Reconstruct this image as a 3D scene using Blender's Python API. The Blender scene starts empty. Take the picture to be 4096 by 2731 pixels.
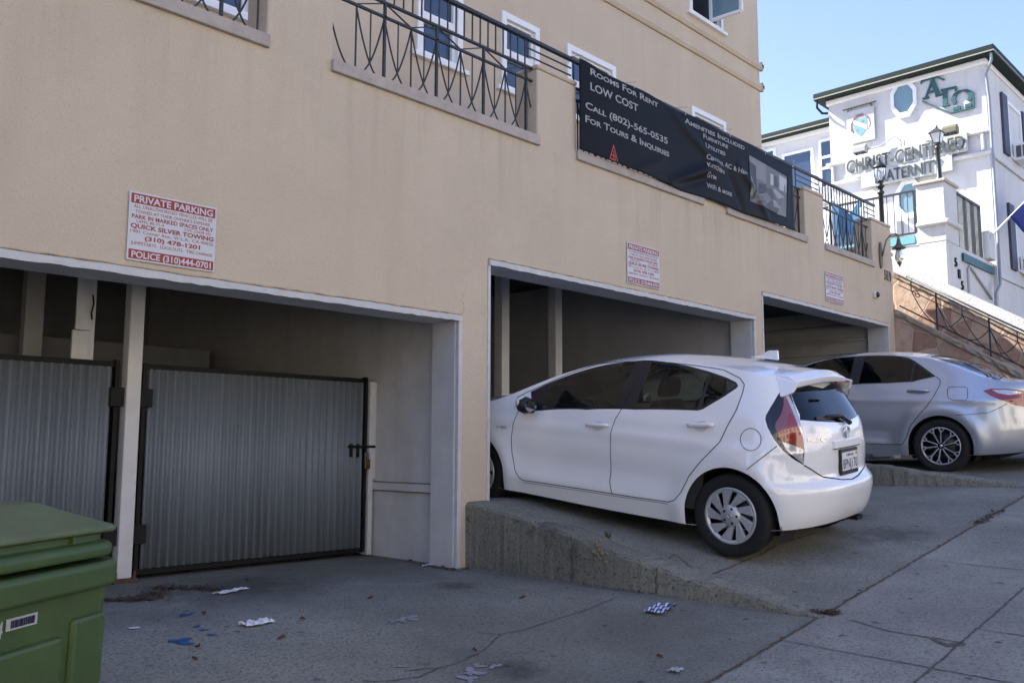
import bpy, bmesh, math, random
from mathutils import Vector, Matrix
from mathutils.geometry import delaunay_2d_cdt, intersect_point_line
random.seed(7)
R = math.radians
SC = bpy.context.scene
COL = SC.collection
# ------------------------------------------------------------------ camera
F, YAW, PITCH, ROLL = 3560.0, R(46.05), R(6.72), R(0.14)
_w = Vector((math.sin(YAW)*math.cos(PITCH), math.cos(YAW)*math.cos(PITCH), math.sin(PITCH)))
_r0 = Vector((math.cos(YAW), -math.sin(YAW), 0)); _u0 = _r0.cross(_w)
_r = _r0*math.cos(ROLL)+_u0*math.sin(ROLL); _u = _u0*math.cos(ROLL)-_r0*math.sin(ROLL)
cam_data = bpy.data.cameras.new('camera'); cam = bpy.data.objects.new('camera', cam_data); COL.objects.link(cam)
m3 = Matrix((_r, _u, -_w)).transposed(); cam.matrix_world = m3.to_4x4()
cam_data.sensor_width = 36; cam_data.lens = 36*F/4096; cam_data.clip_start = .05; cam_data.clip_end = 2000
SC.camera = cam
# ------------------------------------------------------------------ light
SUNV = Vector((-.32, 1, 1)).normalized()          # towards the sun
sun_el = math.asin(SUNV.z); sun_az = math.atan2(SUNV.x, SUNV.y)
wd = bpy.data.worlds.new('World'); SC.world = wd; wd.use_nodes = True
nt = wd.node_tree; bg = nt.nodes['Background']
sky = nt.nodes.new('ShaderNodeTexSky'); sky.sky_type = 'NISHITA'; sky.sun_disc = False
sky.sun_elevation = sun_el; sky.sun_rotation = sun_az; sky.air_density = 1.0; sky.dust_density = 0.6; sky.ozone_density = 1.5
tint = nt.nodes.new('ShaderNodeMix'); tint.data_type = 'RGBA'; tint.blend_type = 'MULTIPLY'; tint.inputs[0].default_value = 1; tint.inputs[7].default_value = (.99, .92, 1.07, 1)
nt.links.new(sky.outputs[0], tint.inputs[6]); nt.links.new(tint.outputs[2], bg.inputs[0]); bg.inputs[1].default_value = 0.086
sl = bpy.data.lights.new('sun', 'SUN'); sl.energy = 4.2; sl.angle = R(.53); sl.color = (1, .95, .87)
so = bpy.data.objects.new('sun', sl); COL.objects.link(so); so.rotation_euler = SUNV.to_track_quat('Z', 'Y').to_euler()
SC.view_settings.view_transform = 'Standard'; SC.view_settings.look = 'None'; SC.view_settings.exposure = 2.05
SC.view_settings.gamma = 1
# ------------------------------------------------------------------ unprojection: photo pixel (4096 wide) to a point of a real plane
def ray(p): return _r*((p[0]-2048)/F) - _u*((p[1]-1365.5)/F) + _w
def onX(p, X): d = ray(p); return d*(X/d.x)
def onY(p, Y): d = ray(p); return d*(Y/d.y)
def sw_z(X, Y): return -1.0+.122*(X-5.3)+.02*(Y-2.47)      # pavement surface
def onG(p, dz=0):
    d = ray(p); t = (-1+dz-.122*5.3-.02*2.47)/(d.z-.122*d.x-.02*d.y); return d*t
# ------------------------------------------------------------------ materials
def nd(t, typ, **kw):
    n = t.nodes.new(typ)
    for k, v in kw.items(): setattr(n, k, v)
    return n
def M(name, col, rough=.8, var=.12, scale=4, bump=0, bscale=60, metal=0, spec=.5, streak=0, speck=0, coat=0, trans=0, hue=None, bdist=.01, spk_col=(.02,.02,.02), stretch=None):
    m = bpy.data.materials.new(name); m.use_nodes = True; t = m.node_tree; b = t.nodes['Principled BSDF']
    b.inputs['Roughness'].default_value = rough; b.inputs['Metallic'].default_value = metal
    b.inputs['Specular IOR Level'].default_value = spec; b.inputs['Coat Weight'].default_value = coat
    b.inputs['Coat Roughness'].default_value = .03; b.inputs['Coat IOR'].default_value = 1.65; b.inputs['Transmission Weight'].default_value = trans
    tc = nd(t, 'ShaderNodeTexCoord'); c = None
    col = tuple(col)+(1,) if len(col) == 3 else col
    if var > 0:
        n = nd(t, 'ShaderNodeTexNoise'); n.inputs['Scale'].default_value = scale; n.inputs['Detail'].default_value = 6; n.inputs['Roughness'].default_value = .65
        if stretch:
            mp0 = nd(t, 'ShaderNodeMapping'); mp0.inputs['Scale'].default_value = stretch; t.links.new(tc.outputs['Object'], mp0.inputs['Vector']); t.links.new(mp0.outputs[0], n.inputs['Vector'])
        else: t.links.new(tc.outputs['Object'], n.inputs['Vector'])
        r = nd(t, 'ShaderNodeValToRGB'); e = r.color_ramp.elements
        e[0].position = .3; e[1].position = .7
        h = hue or col
        e[0].color = tuple(x*(1-var) for x in h[:3])+(1,); e[1].color = tuple(min(1, x*(1+var)) for x in col[:3])+(1,)
        t.links.new(n.outputs['Fac'], r.inputs['Fac']); c = r.outputs['Color']
    else:
        rgb = nd(t, 'ShaderNodeRGB'); rgb.outputs[0].default_value = col; c = rgb.outputs[0]
    def mul(c, fac, colr):
        mx = nd(t, 'ShaderNodeMix', data_type='RGBA', blend_type='MIX'); t.links.new(fac, mx.inputs['Factor'])
        t.links.new(c, mx.inputs[6]); mx.inputs[7].default_value = tuple(colr)+(1,); return mx.outputs[2]
    if streak > 0:
        mp = nd(t, 'ShaderNodeMapping'); mp.inputs['Scale'].default_value = (2.2, 2.2, .22); t.links.new(tc.outputs['Object'], mp.inputs['Vector'])
        n = nd(t, 'ShaderNodeTexNoise'); n.inputs['Scale'].default_value = 2.0; n.inputs['Detail'].default_value = 5; t.links.new(mp.outputs[0], n.inputs['Vector'])
        r = nd(t, 'ShaderNodeMapRange'); r.inputs[1].default_value = .52; r.inputs[2].default_value = .8; r.inputs[4].default_value = streak; t.links.new(n.outputs['Fac'], r.inputs[0])
        c = mul(c, r.outputs[0], (col[0]*.55, col[1]*.5, col[2]*.42))
    if speck > 0:
        n = nd(t, 'ShaderNodeTexNoise'); n.inputs['Scale'].default_value = 130; n.inputs['Detail'].default_value = 3; t.links.new(tc.outputs['Object'], n.inputs['Vector'])
        r = nd(t, 'ShaderNodeMapRange'); r.inputs[1].default_value = .56; r.inputs[2].default_value = .74; r.inputs[4].default_value = speck; t.links.new(n.outputs['Fac'], r.inputs[0])
        c = mul(c, r.outputs[0], spk_col)
    t.links.new(c, b.inputs['Base Color'])
    if bump > 0:
        n = nd(t, 'ShaderNodeTexNoise'); n.inputs['Scale'].default_value = bscale; n.inputs['Detail'].default_value = 5; n.inputs['Roughness'].default_value = .6
        t.links.new(tc.outputs['Object'], n.inputs['Vector'])
        bp = nd(t, 'ShaderNodeBump'); bp.inputs['Strength'].default_value = bump; bp.inputs['Distance'].default_value = bdist
        t.links.new(n.outputs['Fac'], bp.inputs['Height']); t.links.new(bp.outputs[0], b.inputs['Normal'])
    return m
STUCCO = M('tan_stucco', (.575, .485, .372), .92, .05, 1.3, .5, 70, streak=.13, speck=.26, spk_col=(.2, .15, .1), spec=.2, bdist=.012)
def sill_stains(m, z0, z1, amt):                          # dirty drips washed down from the sills
    t = m.node_tree; b = t.nodes['Principled BSDF']; src = b.inputs['Base Color'].links[0].from_socket; L = t.links.new
    tc = nd(t, 'ShaderNodeTexCoord'); sx = nd(t, 'ShaderNodeSeparateXYZ'); L(tc.outputs['Object'], sx.inputs[0])
    r = nd(t, 'ShaderNodeMapRange'); r.inputs[1].default_value = z0; r.inputs[2].default_value = z1; L(sx.outputs[2], r.inputs[0])
    c = nd(t, 'ShaderNodeMath', operation='LESS_THAN'); c.inputs[1].default_value = z1+.02; L(sx.outputs[2], c.inputs[0])
    mp = nd(t, 'ShaderNodeMapping'); mp.inputs['Scale'].default_value = (6, 6, .25); L(tc.outputs['Object'], mp.inputs['Vector'])
    n = nd(t, 'ShaderNodeTexNoise'); n.inputs['Scale'].default_value = 1.5; n.inputs['Detail'].default_value = 6; L(mp.outputs[0], n.inputs['Vector'])
    q = nd(t, 'ShaderNodeMapRange'); q.inputs[1].default_value = .5; q.inputs[2].default_value = .72; q.inputs[4].default_value = amt; L(n.outputs['Fac'], q.inputs[0])
    m1 = nd(t, 'ShaderNodeMath', operation='MULTIPLY'); L(r.outputs[0], m1.inputs[0]); L(c.outputs[0], m1.inputs[1]); m2 = nd(t, 'ShaderNodeMath', operation='MULTIPLY'); L(m1.outputs[0], m2.inputs[0]); L(q.outputs[0], m2.inputs[1])
    mx = nd(t, 'ShaderNodeMix', data_type='RGBA'); L(m2.outputs[0], mx.inputs['Factor']); L(src, mx.inputs[6]); mx.inputs[7].default_value = (.25, .19, .13, 1); L(mx.outputs[2], b.inputs['Base Color'])
sill_stains(STUCCO, 2.9, 3.84, .22)
STUCCO2 = M('tower_stucco', (.56, .468, .355), .92, .05, .9, .5, 70, streak=.18, speck=.2, spk_col=(.2, .15, .1), spec=.2, bdist=.012)
SILL = M('sill_concrete', (.42, .37, .33), .85, .14, 7, .25, 60, speck=.25)
WPAINT = M('old_white_paint', (.57, .57, .575), .6, .08, 5, .25, 35, streak=.25, speck=.12, bdist=.006)
WTRIM = M('white_trim_paint', (.54, .54, .54), .6, .08, 14, .3, 60, speck=.12, spk_col=(.25, .24, .22))
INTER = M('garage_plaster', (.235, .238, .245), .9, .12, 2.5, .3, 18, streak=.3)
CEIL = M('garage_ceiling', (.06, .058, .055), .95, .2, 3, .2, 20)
WHITE = M('white_stucco', (.60, .60, .60), .9, .08, .8, .6, 22, streak=.3, bdist=.02)
WHITE2 = M('white_siding', (.6, .61, .61), .7, .04, 3)
VINYL = M('white_vinyl', (.8, .8, .8), .4, .03, 4)
IRON = M('dark_iron', (.018, .024, .026), .45, .3, 20, .2, 90)
GREEN = M('dark_green_paint', (.007, .019, .015), .6, .12, 4, spec=.2)
TEAL = M('teal_paint', (.012, .085, .09), .5, .1, 4)
AQUA = M('aqua_trim', (.15, .40, .42), .6, .05, 4)
SHUT = M('navy_shutter', (.05, .055, .085), .6, .1, 5)
SIGNW = M('sign_white', (.56, .575, .61), .45, .02, 4)
SIGNR = M('sign_red', (.30, .026, .022), .5, .06, 9)
RUST = M('rust', (.085, .05, .036), .9, .3, 20, .3, 60)
BLACK = M('black_steel', (.009, .009, .010), .6, .25, 9, spec=.2)
def glass_pane(name, col, rough=.03):
    return M(name, col, rough, .0, 1, spec=.8)
PANE = glass_pane('window_glass', (.018, .024, .04))
PANE_B = glass_pane('blue_window_glass', (.03, .055, .10))
PANE_F = M('frosted_glass', (.16, .27, .32), .25, .08, 1.5, spec=.6)
# ------------------------------------------------------------------ object helpers
def thing(name, label, cat, loc=(0, 0, 0), group=None, rz=0):
    o = bpy.data.objects.new(name, None); COL.objects.link(o); o.location = loc; o.rotation_euler = (0, 0, rz)
    o.empty_display_size = .1
    return tag(o, label, cat, group)
def tag(o, label=None, cat=None, group=None, kind=None):
    if label: o['label'] = label
    if cat: o['category'] = cat
    if group: o['group'] = group
    if kind: o['kind'] = kind
    return o
def root_mat(p):
    m = Matrix.Identity(4)
    while p is not None:
        m = Matrix.LocRotScale(p.location, p.rotation_euler, p.scale) @ m; p = p.parent
    return m
class MB:
    def __init__(s): s.v = []; s.f = []
    def add(s, vs, fs):
        k = len(s.v); s.v += [Vector(v) for v in vs]; s.f += [tuple(i+k for i in f) for f in fs]; return s
    def box(s, a, b):
        x0, y0, z0 = a; x1, y1, z1 = b
        return s.add([(x0,y0,z0),(x1,y0,z0),(x1,y1,z0),(x0,y1,z0),(x0,y0,z1),(x1,y0,z1),(x1,y1,z1),(x0,y1,z1)],
                     [(3,2,1,0),(4,5,6,7),(0,1,5,4),(1,2,6,5),(2,3,7,6),(3,0,4,7)])
    def bar(s, a, b, w, h=None, up=(0, 0, 1)):
        a, b = Vector(a), Vector(b); h = h or w; d = (b-a).normalized(); up = Vector(up)
        if abs(d.dot(up)) > .98: up = Vector((0, 1, 0))
        sx = d.cross(up).normalized()*w/2; sz = sx.cross(d).normalized()*h/2
        vs = [a-sx-sz, a+sx-sz, a+sx+sz, a-sx+sz, b-sx-sz, b+sx-sz, b+sx+sz, b-sx+sz]
        return s.add(vs, [(0,1,2,3),(7,6,5,4),(1,0,4,5),(2,1,5,6),(3,2,6,7),(0,3,7,4)])
    def tube(s, pts, r, n=8, closed=False):
        pts = [Vector(p) for p in pts]; k = len(pts); vs = []; rr = r if hasattr(r, '__len__') else [r]*k
        prev = None
        for i, p in enumerate(pts):
            a = pts[i-1] if i > 0 else (pts[-1] if closed else p); b = pts[i+1] if i < k-1 else (pts[0] if closed else p)
            d = (b-a).normalized()
            if prev is None:
                up = Vector((0, 0, 1)) if abs(d.z) < .9 else Vector((1, 0, 0)); n1 = d.cross(up).normalized()
            else: n1 = (prev-d*prev.dot(d)).normalized()
            prev = n1; n2 = d.cross(n1)
            for j in range(n):
                t = 2*math.pi*j/n; vs.append(p+(n1*math.cos(t)+n2*math.sin(t))*rr[i])
        fs = []
        for i in range(k if closed else k-1):
            i2 = (i+1) % k
            for j in range(n): fs.append((i*n+j, i*n+(j+1) % n, i2*n+(j+1) % n, i2*n+j))
        if not closed: fs += [tuple(reversed(range(n))), tuple(range((k-1)*n, k*n))]
        return s.add(vs, fs)
    def prism(s, poly, vec):
        v = Vector(vec); n = len(poly); vs = [Vector(p) for p in poly]; vs += [p+v for p in vs]
        return s.add(vs, [tuple(range(n))[::-1], tuple(range(n, 2*n))]+[(i, (i+1) % n, n+(i+1) % n, n+i) for i in range(n)])
    def lathe(s, prof, c=(0, 0, 0), n=20, axis='z'):
        c = Vector(c); vs = []
        for r, z in prof:
            for j in range(n):
                t = 2*math.pi*j/n; p = (r*math.cos(t), r*math.sin(t), z)
                if axis == 'x': p = (z, p[0], p[1])
                if axis == 'y': p = (p[0], -z, p[1])
                vs.append(c+Vector(p))
        fs = [(i*n+j, i*n+(j+1) % n, (i+1)*n+(j+1) % n, (i+1)*n+j) for i in range(len(prof)-1) for j in range(n)]
        return s.add(vs, fs)
    def poly(s, vs): return s.add(vs, [tuple(range(len(vs)))])
    def xf(s, m): s.v = [m @ v for v in s.v]; return s
    def build(s, name, mat, parent=None, smooth=False, bevel=0, seg=2, weld=False, local=False, solid=0):
        me = bpy.data.meshes.new(name)
        vs = s.v
        if parent is not None and not local:
            inv = root_mat(parent).inverted(); vs = [inv @ v for v in vs]
        me.from_pydata([tuple(v) for v in vs], [], s.f); me.update()
        if weld or not smooth:
            bm = bmesh.new(); bm.from_mesh(me)
            if weld: bmesh.ops.remove_doubles(bm, verts=bm.verts, dist=1e-4)
            bmesh.ops.recalc_face_normals(bm, faces=bm.faces); bm.to_mesh(me); bm.free()
        o = bpy.data.objects.new(name, me); COL.objects.link(o); o.parent = parent
        if isinstance(mat, (list, tuple)):
            for x in mat: me.materials.append(x)
        elif mat: me.materials.append(mat)
        if smooth:
            for p in me.polygons: p.use_smooth = True
        if solid:
            md = o.modifiers.new('solid', 'SOLIDIFY'); md.thickness = solid; md.offset = -1
        if bevel:
            md = o.modifiers.new('bevel', 'BEVEL'); md.width = bevel; md.segments = seg; md.limit_method = 'ANGLE'
        return o
def wall_cells(outer, holes, flat):
    """rectangles (a0,a1,b0,b1) minus holes, as cells"""
    xs = sorted({outer[0], outer[1]} | {h[i] for h in holes for i in (0, 1) if outer[0] < h[i] < outer[1]})
    zs = sorted({outer[2], outer[3]} | {h[i] for h in holes for i in (2, 3) if outer[2] < h[i] < outer[3]})
    def solid(i, j):
        if not (0 <= i < len(xs)-1 and 0 <= j < len(zs)-1): return False
        cx = (xs[i]+xs[i+1])/2; cz = (zs[j]+zs[j+1])/2
        return not any(h[0] < cx < h[1] and h[2] < cz < h[3] for h in holes)
    return xs, zs, solid
def wall(mb, plane, c0, c1, outer, holes):
    """solid wall slab with rectangular openings. plane 'y': spans x,z between y=c0..c1 ; 'x': spans y,z"""
    xs, zs, solid = wall_cells(outer, holes, 0)
    def P(a, c, b): return (a, c, b) if plane == 'y' else (c, a, b)
    for i in range(len(xs)-1):
        for j in range(len(zs)-1):
            if not solid(i, j): continue
            a0, a1, b0, b1 = xs[i], xs[i+1], zs[j], zs[j+1]
            q = [P(a0,c0,b0),P(a1,c0,b0),P(a1,c0,b1),P(a0,c0,b1),P(a0,c1,b0),P(a1,c1,b0),P(a1,c1,b1),P(a0,c1,b1)]
            fs = [(0,1,2,3),(7,6,5,4)]
            if not solid(i-1, j): fs.append((3,7,4,0))
            if not solid(i+1, j): fs.append((1,5,6,2))
            if not solid(i, j-1): fs.append((0,4,5,1))
            if not solid(i, j+1): fs.append((2,6,7,3))
            mb.add(q, fs)
    return mb
def text_mb(body, size=1, bold=0, caps=False, depth=.002, spacing=1.0, shear=0, res=3):
    """a text as mesh in its own plane, returned as (MB, x0, x1, y0, y1)"""
    cu = bpy.data.curves.new('lettering', 'FONT'); cu.body = body; cu.size = size; cu.extrude = depth/2; cu.offset = bold; cu.space_character = spacing; cu.resolution_u = res; cu.shear = shear
    if caps:
        cu.small_caps_scale = .74
        for i, ch in enumerate(body): cu.body_format[i].use_small_caps = True
    o = bpy.data.objects.new('lettering', cu); COL.objects.link(o)
    dg = bpy.context.evaluated_depsgraph_get(); me = bpy.data.meshes.new_from_object(o.evaluated_get(dg))
    mb = MB(); mb.add([v.co for v in me.vertices], [tuple(p.vertices) for p in me.polygons])
    bpy.data.objects.remove(o); bpy.data.curves.remove(cu); bpy.data.meshes.remove(me)
    xs = [v.x for v in mb.v]; ys = [v.y for v in mb.v]
    return mb, min(xs), max(xs), min(ys), max(ys)
def lettering(body, a, b, h, upv, nrm, off=.002, bold=0, caps=False, depth=.002, spacing=1.0, cap_h=None):
    """text fitted so its ink runs from point a to point b (baseline), caps height h"""
    mb, x0, x1, y0, y1 = text_mb(body, 1, bold, caps, 1, spacing)
    a, b = Vector(a), Vector(b); ex = (b-a); L = ex.length; ex = ex/L; up = Vector(upv).normalized(); n = Vector(nrm).normalized()
    ch = cap_h or .729
    sx = L/(x1-x0); sy = h/ch
    mb.v = [a+ex*((v.x-x0)*sx)+up*(v.y*sy)+n*(off+depth*(v.z+.5)) for v in mb.v]
    return mb
# ================================================================== SETTING: ground
def smooth(t): t = max(0, min(1, t)); return t*t*(3-2*t)
D0 = 5.55                                                  # front face of the building
def lerp(a, b, t): return a+(b-a)*t
def prof2(Y, z0, z1):                                      # ramp profile from pavement (z0) to garage floor (z1)
    t = max(0, min(1, (Y-2.47)/(D0-2.47))); return lerp(z0, z1, t**1.27)
def drive_z(X, Y):
    zp = sw_z(X, 2.47)
    if X < 5.32: return lerp(zp, -1.0, smooth((Y-2.47)/2.6)) if Y < D0 else -1.0
    if X < 10.3: return prof2(Y, zp, -.46) if Y < D0 else -.46
    return prof2(Y, zp, -.19) if Y < D0 else -.19
def ground_z(X, Y): return sw_z(X, Y) if Y < 2.47 else drive_z(X, Y)
def concrete(name, col, sp=.3, seams=None, oil=()):
    m = bpy.data.materials.new(name); m.use_nodes = True; t = m.node_tree; b = t.nodes['Principled BSDF']; L = t.links.new
    b.inputs['Roughness'].default_value = .92; b.inputs['Specular IOR Level'].default_value = .25
    tc = nd(t, 'ShaderNodeTexCoord'); o = tc.outputs['Object']
    def noise(s, d=6, r=.6, vec=o):
        n = nd(t, 'ShaderNodeTexNoise'); n.inputs['Scale'].default_value = s; n.inputs['Detail'].default_value = d; n.inputs['Roughness'].default_value = r; L(vec, n.inputs['Vector']); return n.outputs['Fac']
    def rng(f, a, b2, c=0, d=1):
        n = nd(t, 'ShaderNodeMapRange'); n.inputs[1].default_value = a; n.inputs[2].default_value = b2; n.inputs[3].default_value = c; n.inputs[4].default_value = d; L(f, n.inputs[0]); return n.outputs[0]
    def mix(f, a, b2, mode='MIX'):
        n = nd(t, 'ShaderNodeMix', data_type='RGBA', blend_type=mode); L(f, n.inputs['Factor']) if not isinstance(f, float) else setattr(n.inputs['Factor'], 'default_value', f)
        for s_, v in ((6, a), (7, b2)):
            if isinstance(v, tuple): n.inputs[s_].default_value = v+(1,)
            else: L(v, n.inputs[s_])
        return n.outputs[2]
    c = mix(rng(noise(.55, 4), .35, .68), tuple(x*.62 for x in col), tuple(x*1.2 for x in col))
    c = mix(rng(noise(3.1, 7, .7), .4, .75, 0, .55), c, tuple(x*.6 for x in col))
    c = mix(rng(noise(52, 4, .7), .48, .68, 0, .9), c, tuple(x*.38 for x in col))          # aggregate
    c = mix(rng(noise(75, 3, .7), .62, .75, 0, .8), c, tuple(min(1, x*1.9) for x in col))
    c = mix(rng(noise(1.4, 8, .75), .6, .8, 0, .5), c, (.055, .048, .04))                     # old oil and dirt
    v = nd(t, 'ShaderNodeTexVoronoi', voronoi_dimensions='2D'); v.inputs['Scale'].default_value = 3.4; v.inputs['Randomness'].default_value = 1; L(o, v.inputs['Vector'])
    sc_ = nd(t, 'ShaderNodeSeparateColor'); L(v.outputs['Color'], sc_.inputs[0]); gm = nd(t, 'ShaderNodeMath', operation='MULTIPLY'); L(rng(v.outputs['Distance'], .04, .085, sp*2.2, 0), gm.inputs[0]); L(rng(sc_.outputs[0], .72, .95), gm.inputs[1])
    c = mix(gm.outputs[0], c, (.03, .03, .032))            # chewing-gum spots
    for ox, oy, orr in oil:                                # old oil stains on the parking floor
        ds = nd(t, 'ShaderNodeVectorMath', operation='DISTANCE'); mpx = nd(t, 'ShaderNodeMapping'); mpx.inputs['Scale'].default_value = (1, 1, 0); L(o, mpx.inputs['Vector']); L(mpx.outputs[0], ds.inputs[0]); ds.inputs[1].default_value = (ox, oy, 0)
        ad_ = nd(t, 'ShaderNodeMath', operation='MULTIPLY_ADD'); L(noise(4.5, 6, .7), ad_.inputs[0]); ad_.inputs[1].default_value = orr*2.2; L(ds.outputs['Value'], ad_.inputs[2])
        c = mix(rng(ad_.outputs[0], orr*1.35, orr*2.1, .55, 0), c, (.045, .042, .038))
    if seams:                                              # black weathering patches of an old wall
        c = mix(rng(noise(2.3, 8, .72), .55, .66, 0, .8), c, (.075, .07, .062)); c = mix(rng(noise(26, 4, .8), .60, .66, 0, .9), c, (.04, .037, .033))
    L(c, b.inputs['Base Color'])
    bp = nd(t, 'ShaderNodeBump'); bp.inputs['Strength'].default_value = .5; bp.inputs['Distance'].default_value = .008; L(noise(60, 5, .7), bp.inputs['Height']); L(bp.outputs[0], b.inputs['Normal'])
    return m
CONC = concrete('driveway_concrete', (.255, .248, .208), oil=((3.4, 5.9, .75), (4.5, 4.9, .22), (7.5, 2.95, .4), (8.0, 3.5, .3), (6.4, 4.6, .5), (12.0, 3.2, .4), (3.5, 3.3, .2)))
CONC_S = concrete('pavement_concrete', (.315, .306, .262))
CONC_W = concrete('old_wall_concrete', (.25, .245, .20), .5, 1)
ASPH = concrete('asphalt', (.055, .055, .055), 0)
def grid(name, x0, x1, y0, y1, f, nx, ny, mat, kind='structure', dz=0):
    mb = MB(); xs = [lerp(x0, x1, i/nx) for i in range(nx+1)]; ys = [lerp(y0, y1, j/ny) for j in range(ny+1)]
    vs = [(x, y, f(x, y)+dz) for y in ys for x in xs]
    fs = [(j*(nx+1)+i, j*(nx+1)+i+1, (j+1)*(nx+1)+i+1, (j+1)*(nx+1)+i) for j in range(ny) for i in range(nx)]
    mb.add(vs, fs); o = mb.build(name, mat, smooth=True); tag(o, kind=kind); return o
grid('ground', -90, 160, -90, 160, lambda x, y: sw_z(x, 2.47)-1.0 if y < 2 else sw_z(x, 2.47)-1.2, 50, 50, M('soil', (.1, .085, .06), .95, .3, .5))
grid('sidewalk', -14, 32, -.9, 2.47, sw_z, 92, 8, CONC_S)
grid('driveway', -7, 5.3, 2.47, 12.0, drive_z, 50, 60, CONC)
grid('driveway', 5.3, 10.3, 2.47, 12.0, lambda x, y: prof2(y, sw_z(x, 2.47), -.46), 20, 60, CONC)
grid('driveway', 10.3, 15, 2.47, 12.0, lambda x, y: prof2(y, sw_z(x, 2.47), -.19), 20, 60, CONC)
grid('forecourt', 15, 32, 2.47, 7.2, lambda x, y: sw_z(x, 2.47), 20, 10, CONC)
grid('road', -60, 90, -9.5, -1.06, lambda x, y: sw_z(x, 0)-.2, 60, 6, ASPH)
kb = MB()
for i in range(46):
    x = -14+i; kb.add([(x,-1.05,sw_z(x,-.9)-.25),(x+1,-1.05,sw_z(x+1,-.9)-.25),(x+1,-1.05,sw_z(x+1,-.9)+.0),(x,-1.05,sw_z(x,-.9)+.0),(x+1,-.9,sw_z(x+1,-.9)+.0),(x,-.9,sw_z(x,-.9)+.0)], [(0,1,2,3),(3,2,4,5)])
tag(kb.build('kerb', CONC_S), kind='structure')
grid('sidewalk', -60, 90, -12.5, -9.5, lambda x, y: sw_z(x, 0)-.05, 60, 3, CONC_S)
# joints and cracks of the pavement: thin recess-coloured sheets 4 mm over it
JOINT = M('joint_dirt', (.10, .09, .075), .95, .4, 30)
SEAM = M('brown_seam_dirt', (.12, .085, .055), .95, .5, 25, .5, 60)
def ribbon(name, pts, w, mat, jit=.008, step=.04, dz=.004, fz=ground_z):
    mb = MB(); P = []
    for a, b in zip(pts[:-1], pts[1:]):
        n = max(2, int((Vector(b)-Vector(a)).length/step))
        P += [Vector((lerp(a[0], b[0], i/n), lerp(a[1], b[1], i/n))) for i in range(n)]
    P.append(Vector(pts[-1][:2])); vs = []
    for i, p in enumerate(P):
        d = (P[min(i+1, len(P)-1)]-P[max(i-1, 0)]).normalized(); nrm = Vector((-d.y, d.x)); q = p+nrm*random.uniform(-jit, jit); ww = w*random.uniform(.55, 1.3)/2
        for s in (-1, 1): e = q+nrm*ww*s; vs.append((e.x, e.y, fz(e.x, e.y)+dz))
    mb.add(vs, [(2*i, 2*i+1, 2*i+3, 2*i+2) for i in range(len(P)-1)])
    o = mb.build(name, mat); tag(o, kind='structure'); return o
G2 = lambda p: tuple(onG(p)[:2])
ribbon('pavement_joint', [(-9, 2.475), (30, 2.475)], .02, SEAM, .008, fz=lambda x, y: sw_z(x, 2.47))
ribbon('pavement_joint', [(-9, 1.67), (30, 1.67)], .012, JOINT, .004)
for x in (-2.4, -.6, 1.2, 3.0, 4.73, 6.85, 8.7, 10.6, 12.4, 14.2): ribbon('pavement_joint', [(x, 1.68), (x, 2.46)], .009, JOINT, .003)
for x in (-.2, 1.6, 3.5, 4.73, 5.45, 7.3, 9.2, 11.1): ribbon('pavement_joint', [(x, -.85), (x, 1.66)], .009, JOINT, .003)
ribbon('pavement_crack', [G2((3406,2480)), G2((3475,2500)), G2((3560,2525)), G2((3732,2552)), G2((3830,2567))], .011, JOINT, .007)
ribbon('pavement_crack', [G2((3728,2552)), G2((3790,2580)), G2((3850,2570))], .04, JOINT, .01)
def drv(p):                                                # photo pixel to a point of the driveway surface
    d = ray(p); t = 2.0
    for _ in range(60):
        q = d*t; t += (q.z-ground_z(q.x, q.y))*.9/max(.15, -d.z*1.0+.0)*(.5)
    q = d*t; return (q.x, q.y, ground_z(q.x, q.y))
def D2(*ps): return [drv(p)[:2] for p in ps]
ribbon('driveway_crack', D2((2470,2388),(2330,2445),(2200,2485),(2110,2515),(2000,2538),(1900,2530)), .008, JOINT, .006)
ribbon('driveway_crack', D2((2000,2538),(1950,2590),(1860,2640),(1770,2670),(1640,2680)), .008, JOINT, .007)
ribbon('driveway_crack', D2((1770,2665),(1680,2705),(1560,2722),(1450,2726)), .009, JOINT, .007)
ribbon('driveway_crack', D2((400,2460),(560,2435),(700,2415)), .007, JOINT, .006)
ribbon('driveway_crack', D2((2640,2262),(2700,2290),(2810,2305)), .012, SEAM, .006)
ribbon('driveway_crack', D2((2830,2303),(2920,2268),(3030,2225),(3110,2180),(3260,2130)), .016, SEAM, .01)
# blotches of spilled paint on the concrete
def blotch(c, r, mat, sx=1, n=26, rough=.35):
    mb = MB(); ph = [random.uniform(0, 6.28) for _ in range(4)]; vs = []
    for i in range(n):
        t = 2*math.pi*i/n; k = 1+rough*(math.sin(2*t+ph[0])*.5+math.sin(3*t+ph[1])*.5+math.sin(5*t+ph[2])*.35+math.sin(9*t+ph[3])*.2)
        x = c[0]+r*k*math.cos(t)*sx; y = c[1]+r*k*math.sin(t); vs.append((x, y, ground_z(x, y)+.005))
    return mb.poly(vs)
BLUEP = M('spilled_blue_paint', (.03, .1, .24), .6, .3, 20); WHP = M('spilled_white_paint', (.25, .25, .265), .7, .2, 30)
for p, r in (((720,2562),.035),((738,2572),.03),((790,2505),.018),((815,2520),.015),((845,2540),.016),((740,2460),.03),((770,2450),.015),((700,2440),.012)):
    tag(blotch(drv(p), r, BLUEP, 1.3, rough=.6).build('paint_stain', BLUEP), kind='structure')
for p, r in (((1645,2472),.035),((1605,2480),.03),((1570,2486),.02),((1890,2690),.035),((1915,2665),.02),((1980,2665),.02),((1875,2715),.03),((1600,2665),.016)):
    tag(blotch(drv(p), r, WHP, 1.4, rough=.85).build('paint_stain', WHP), kind='structure')
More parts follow.
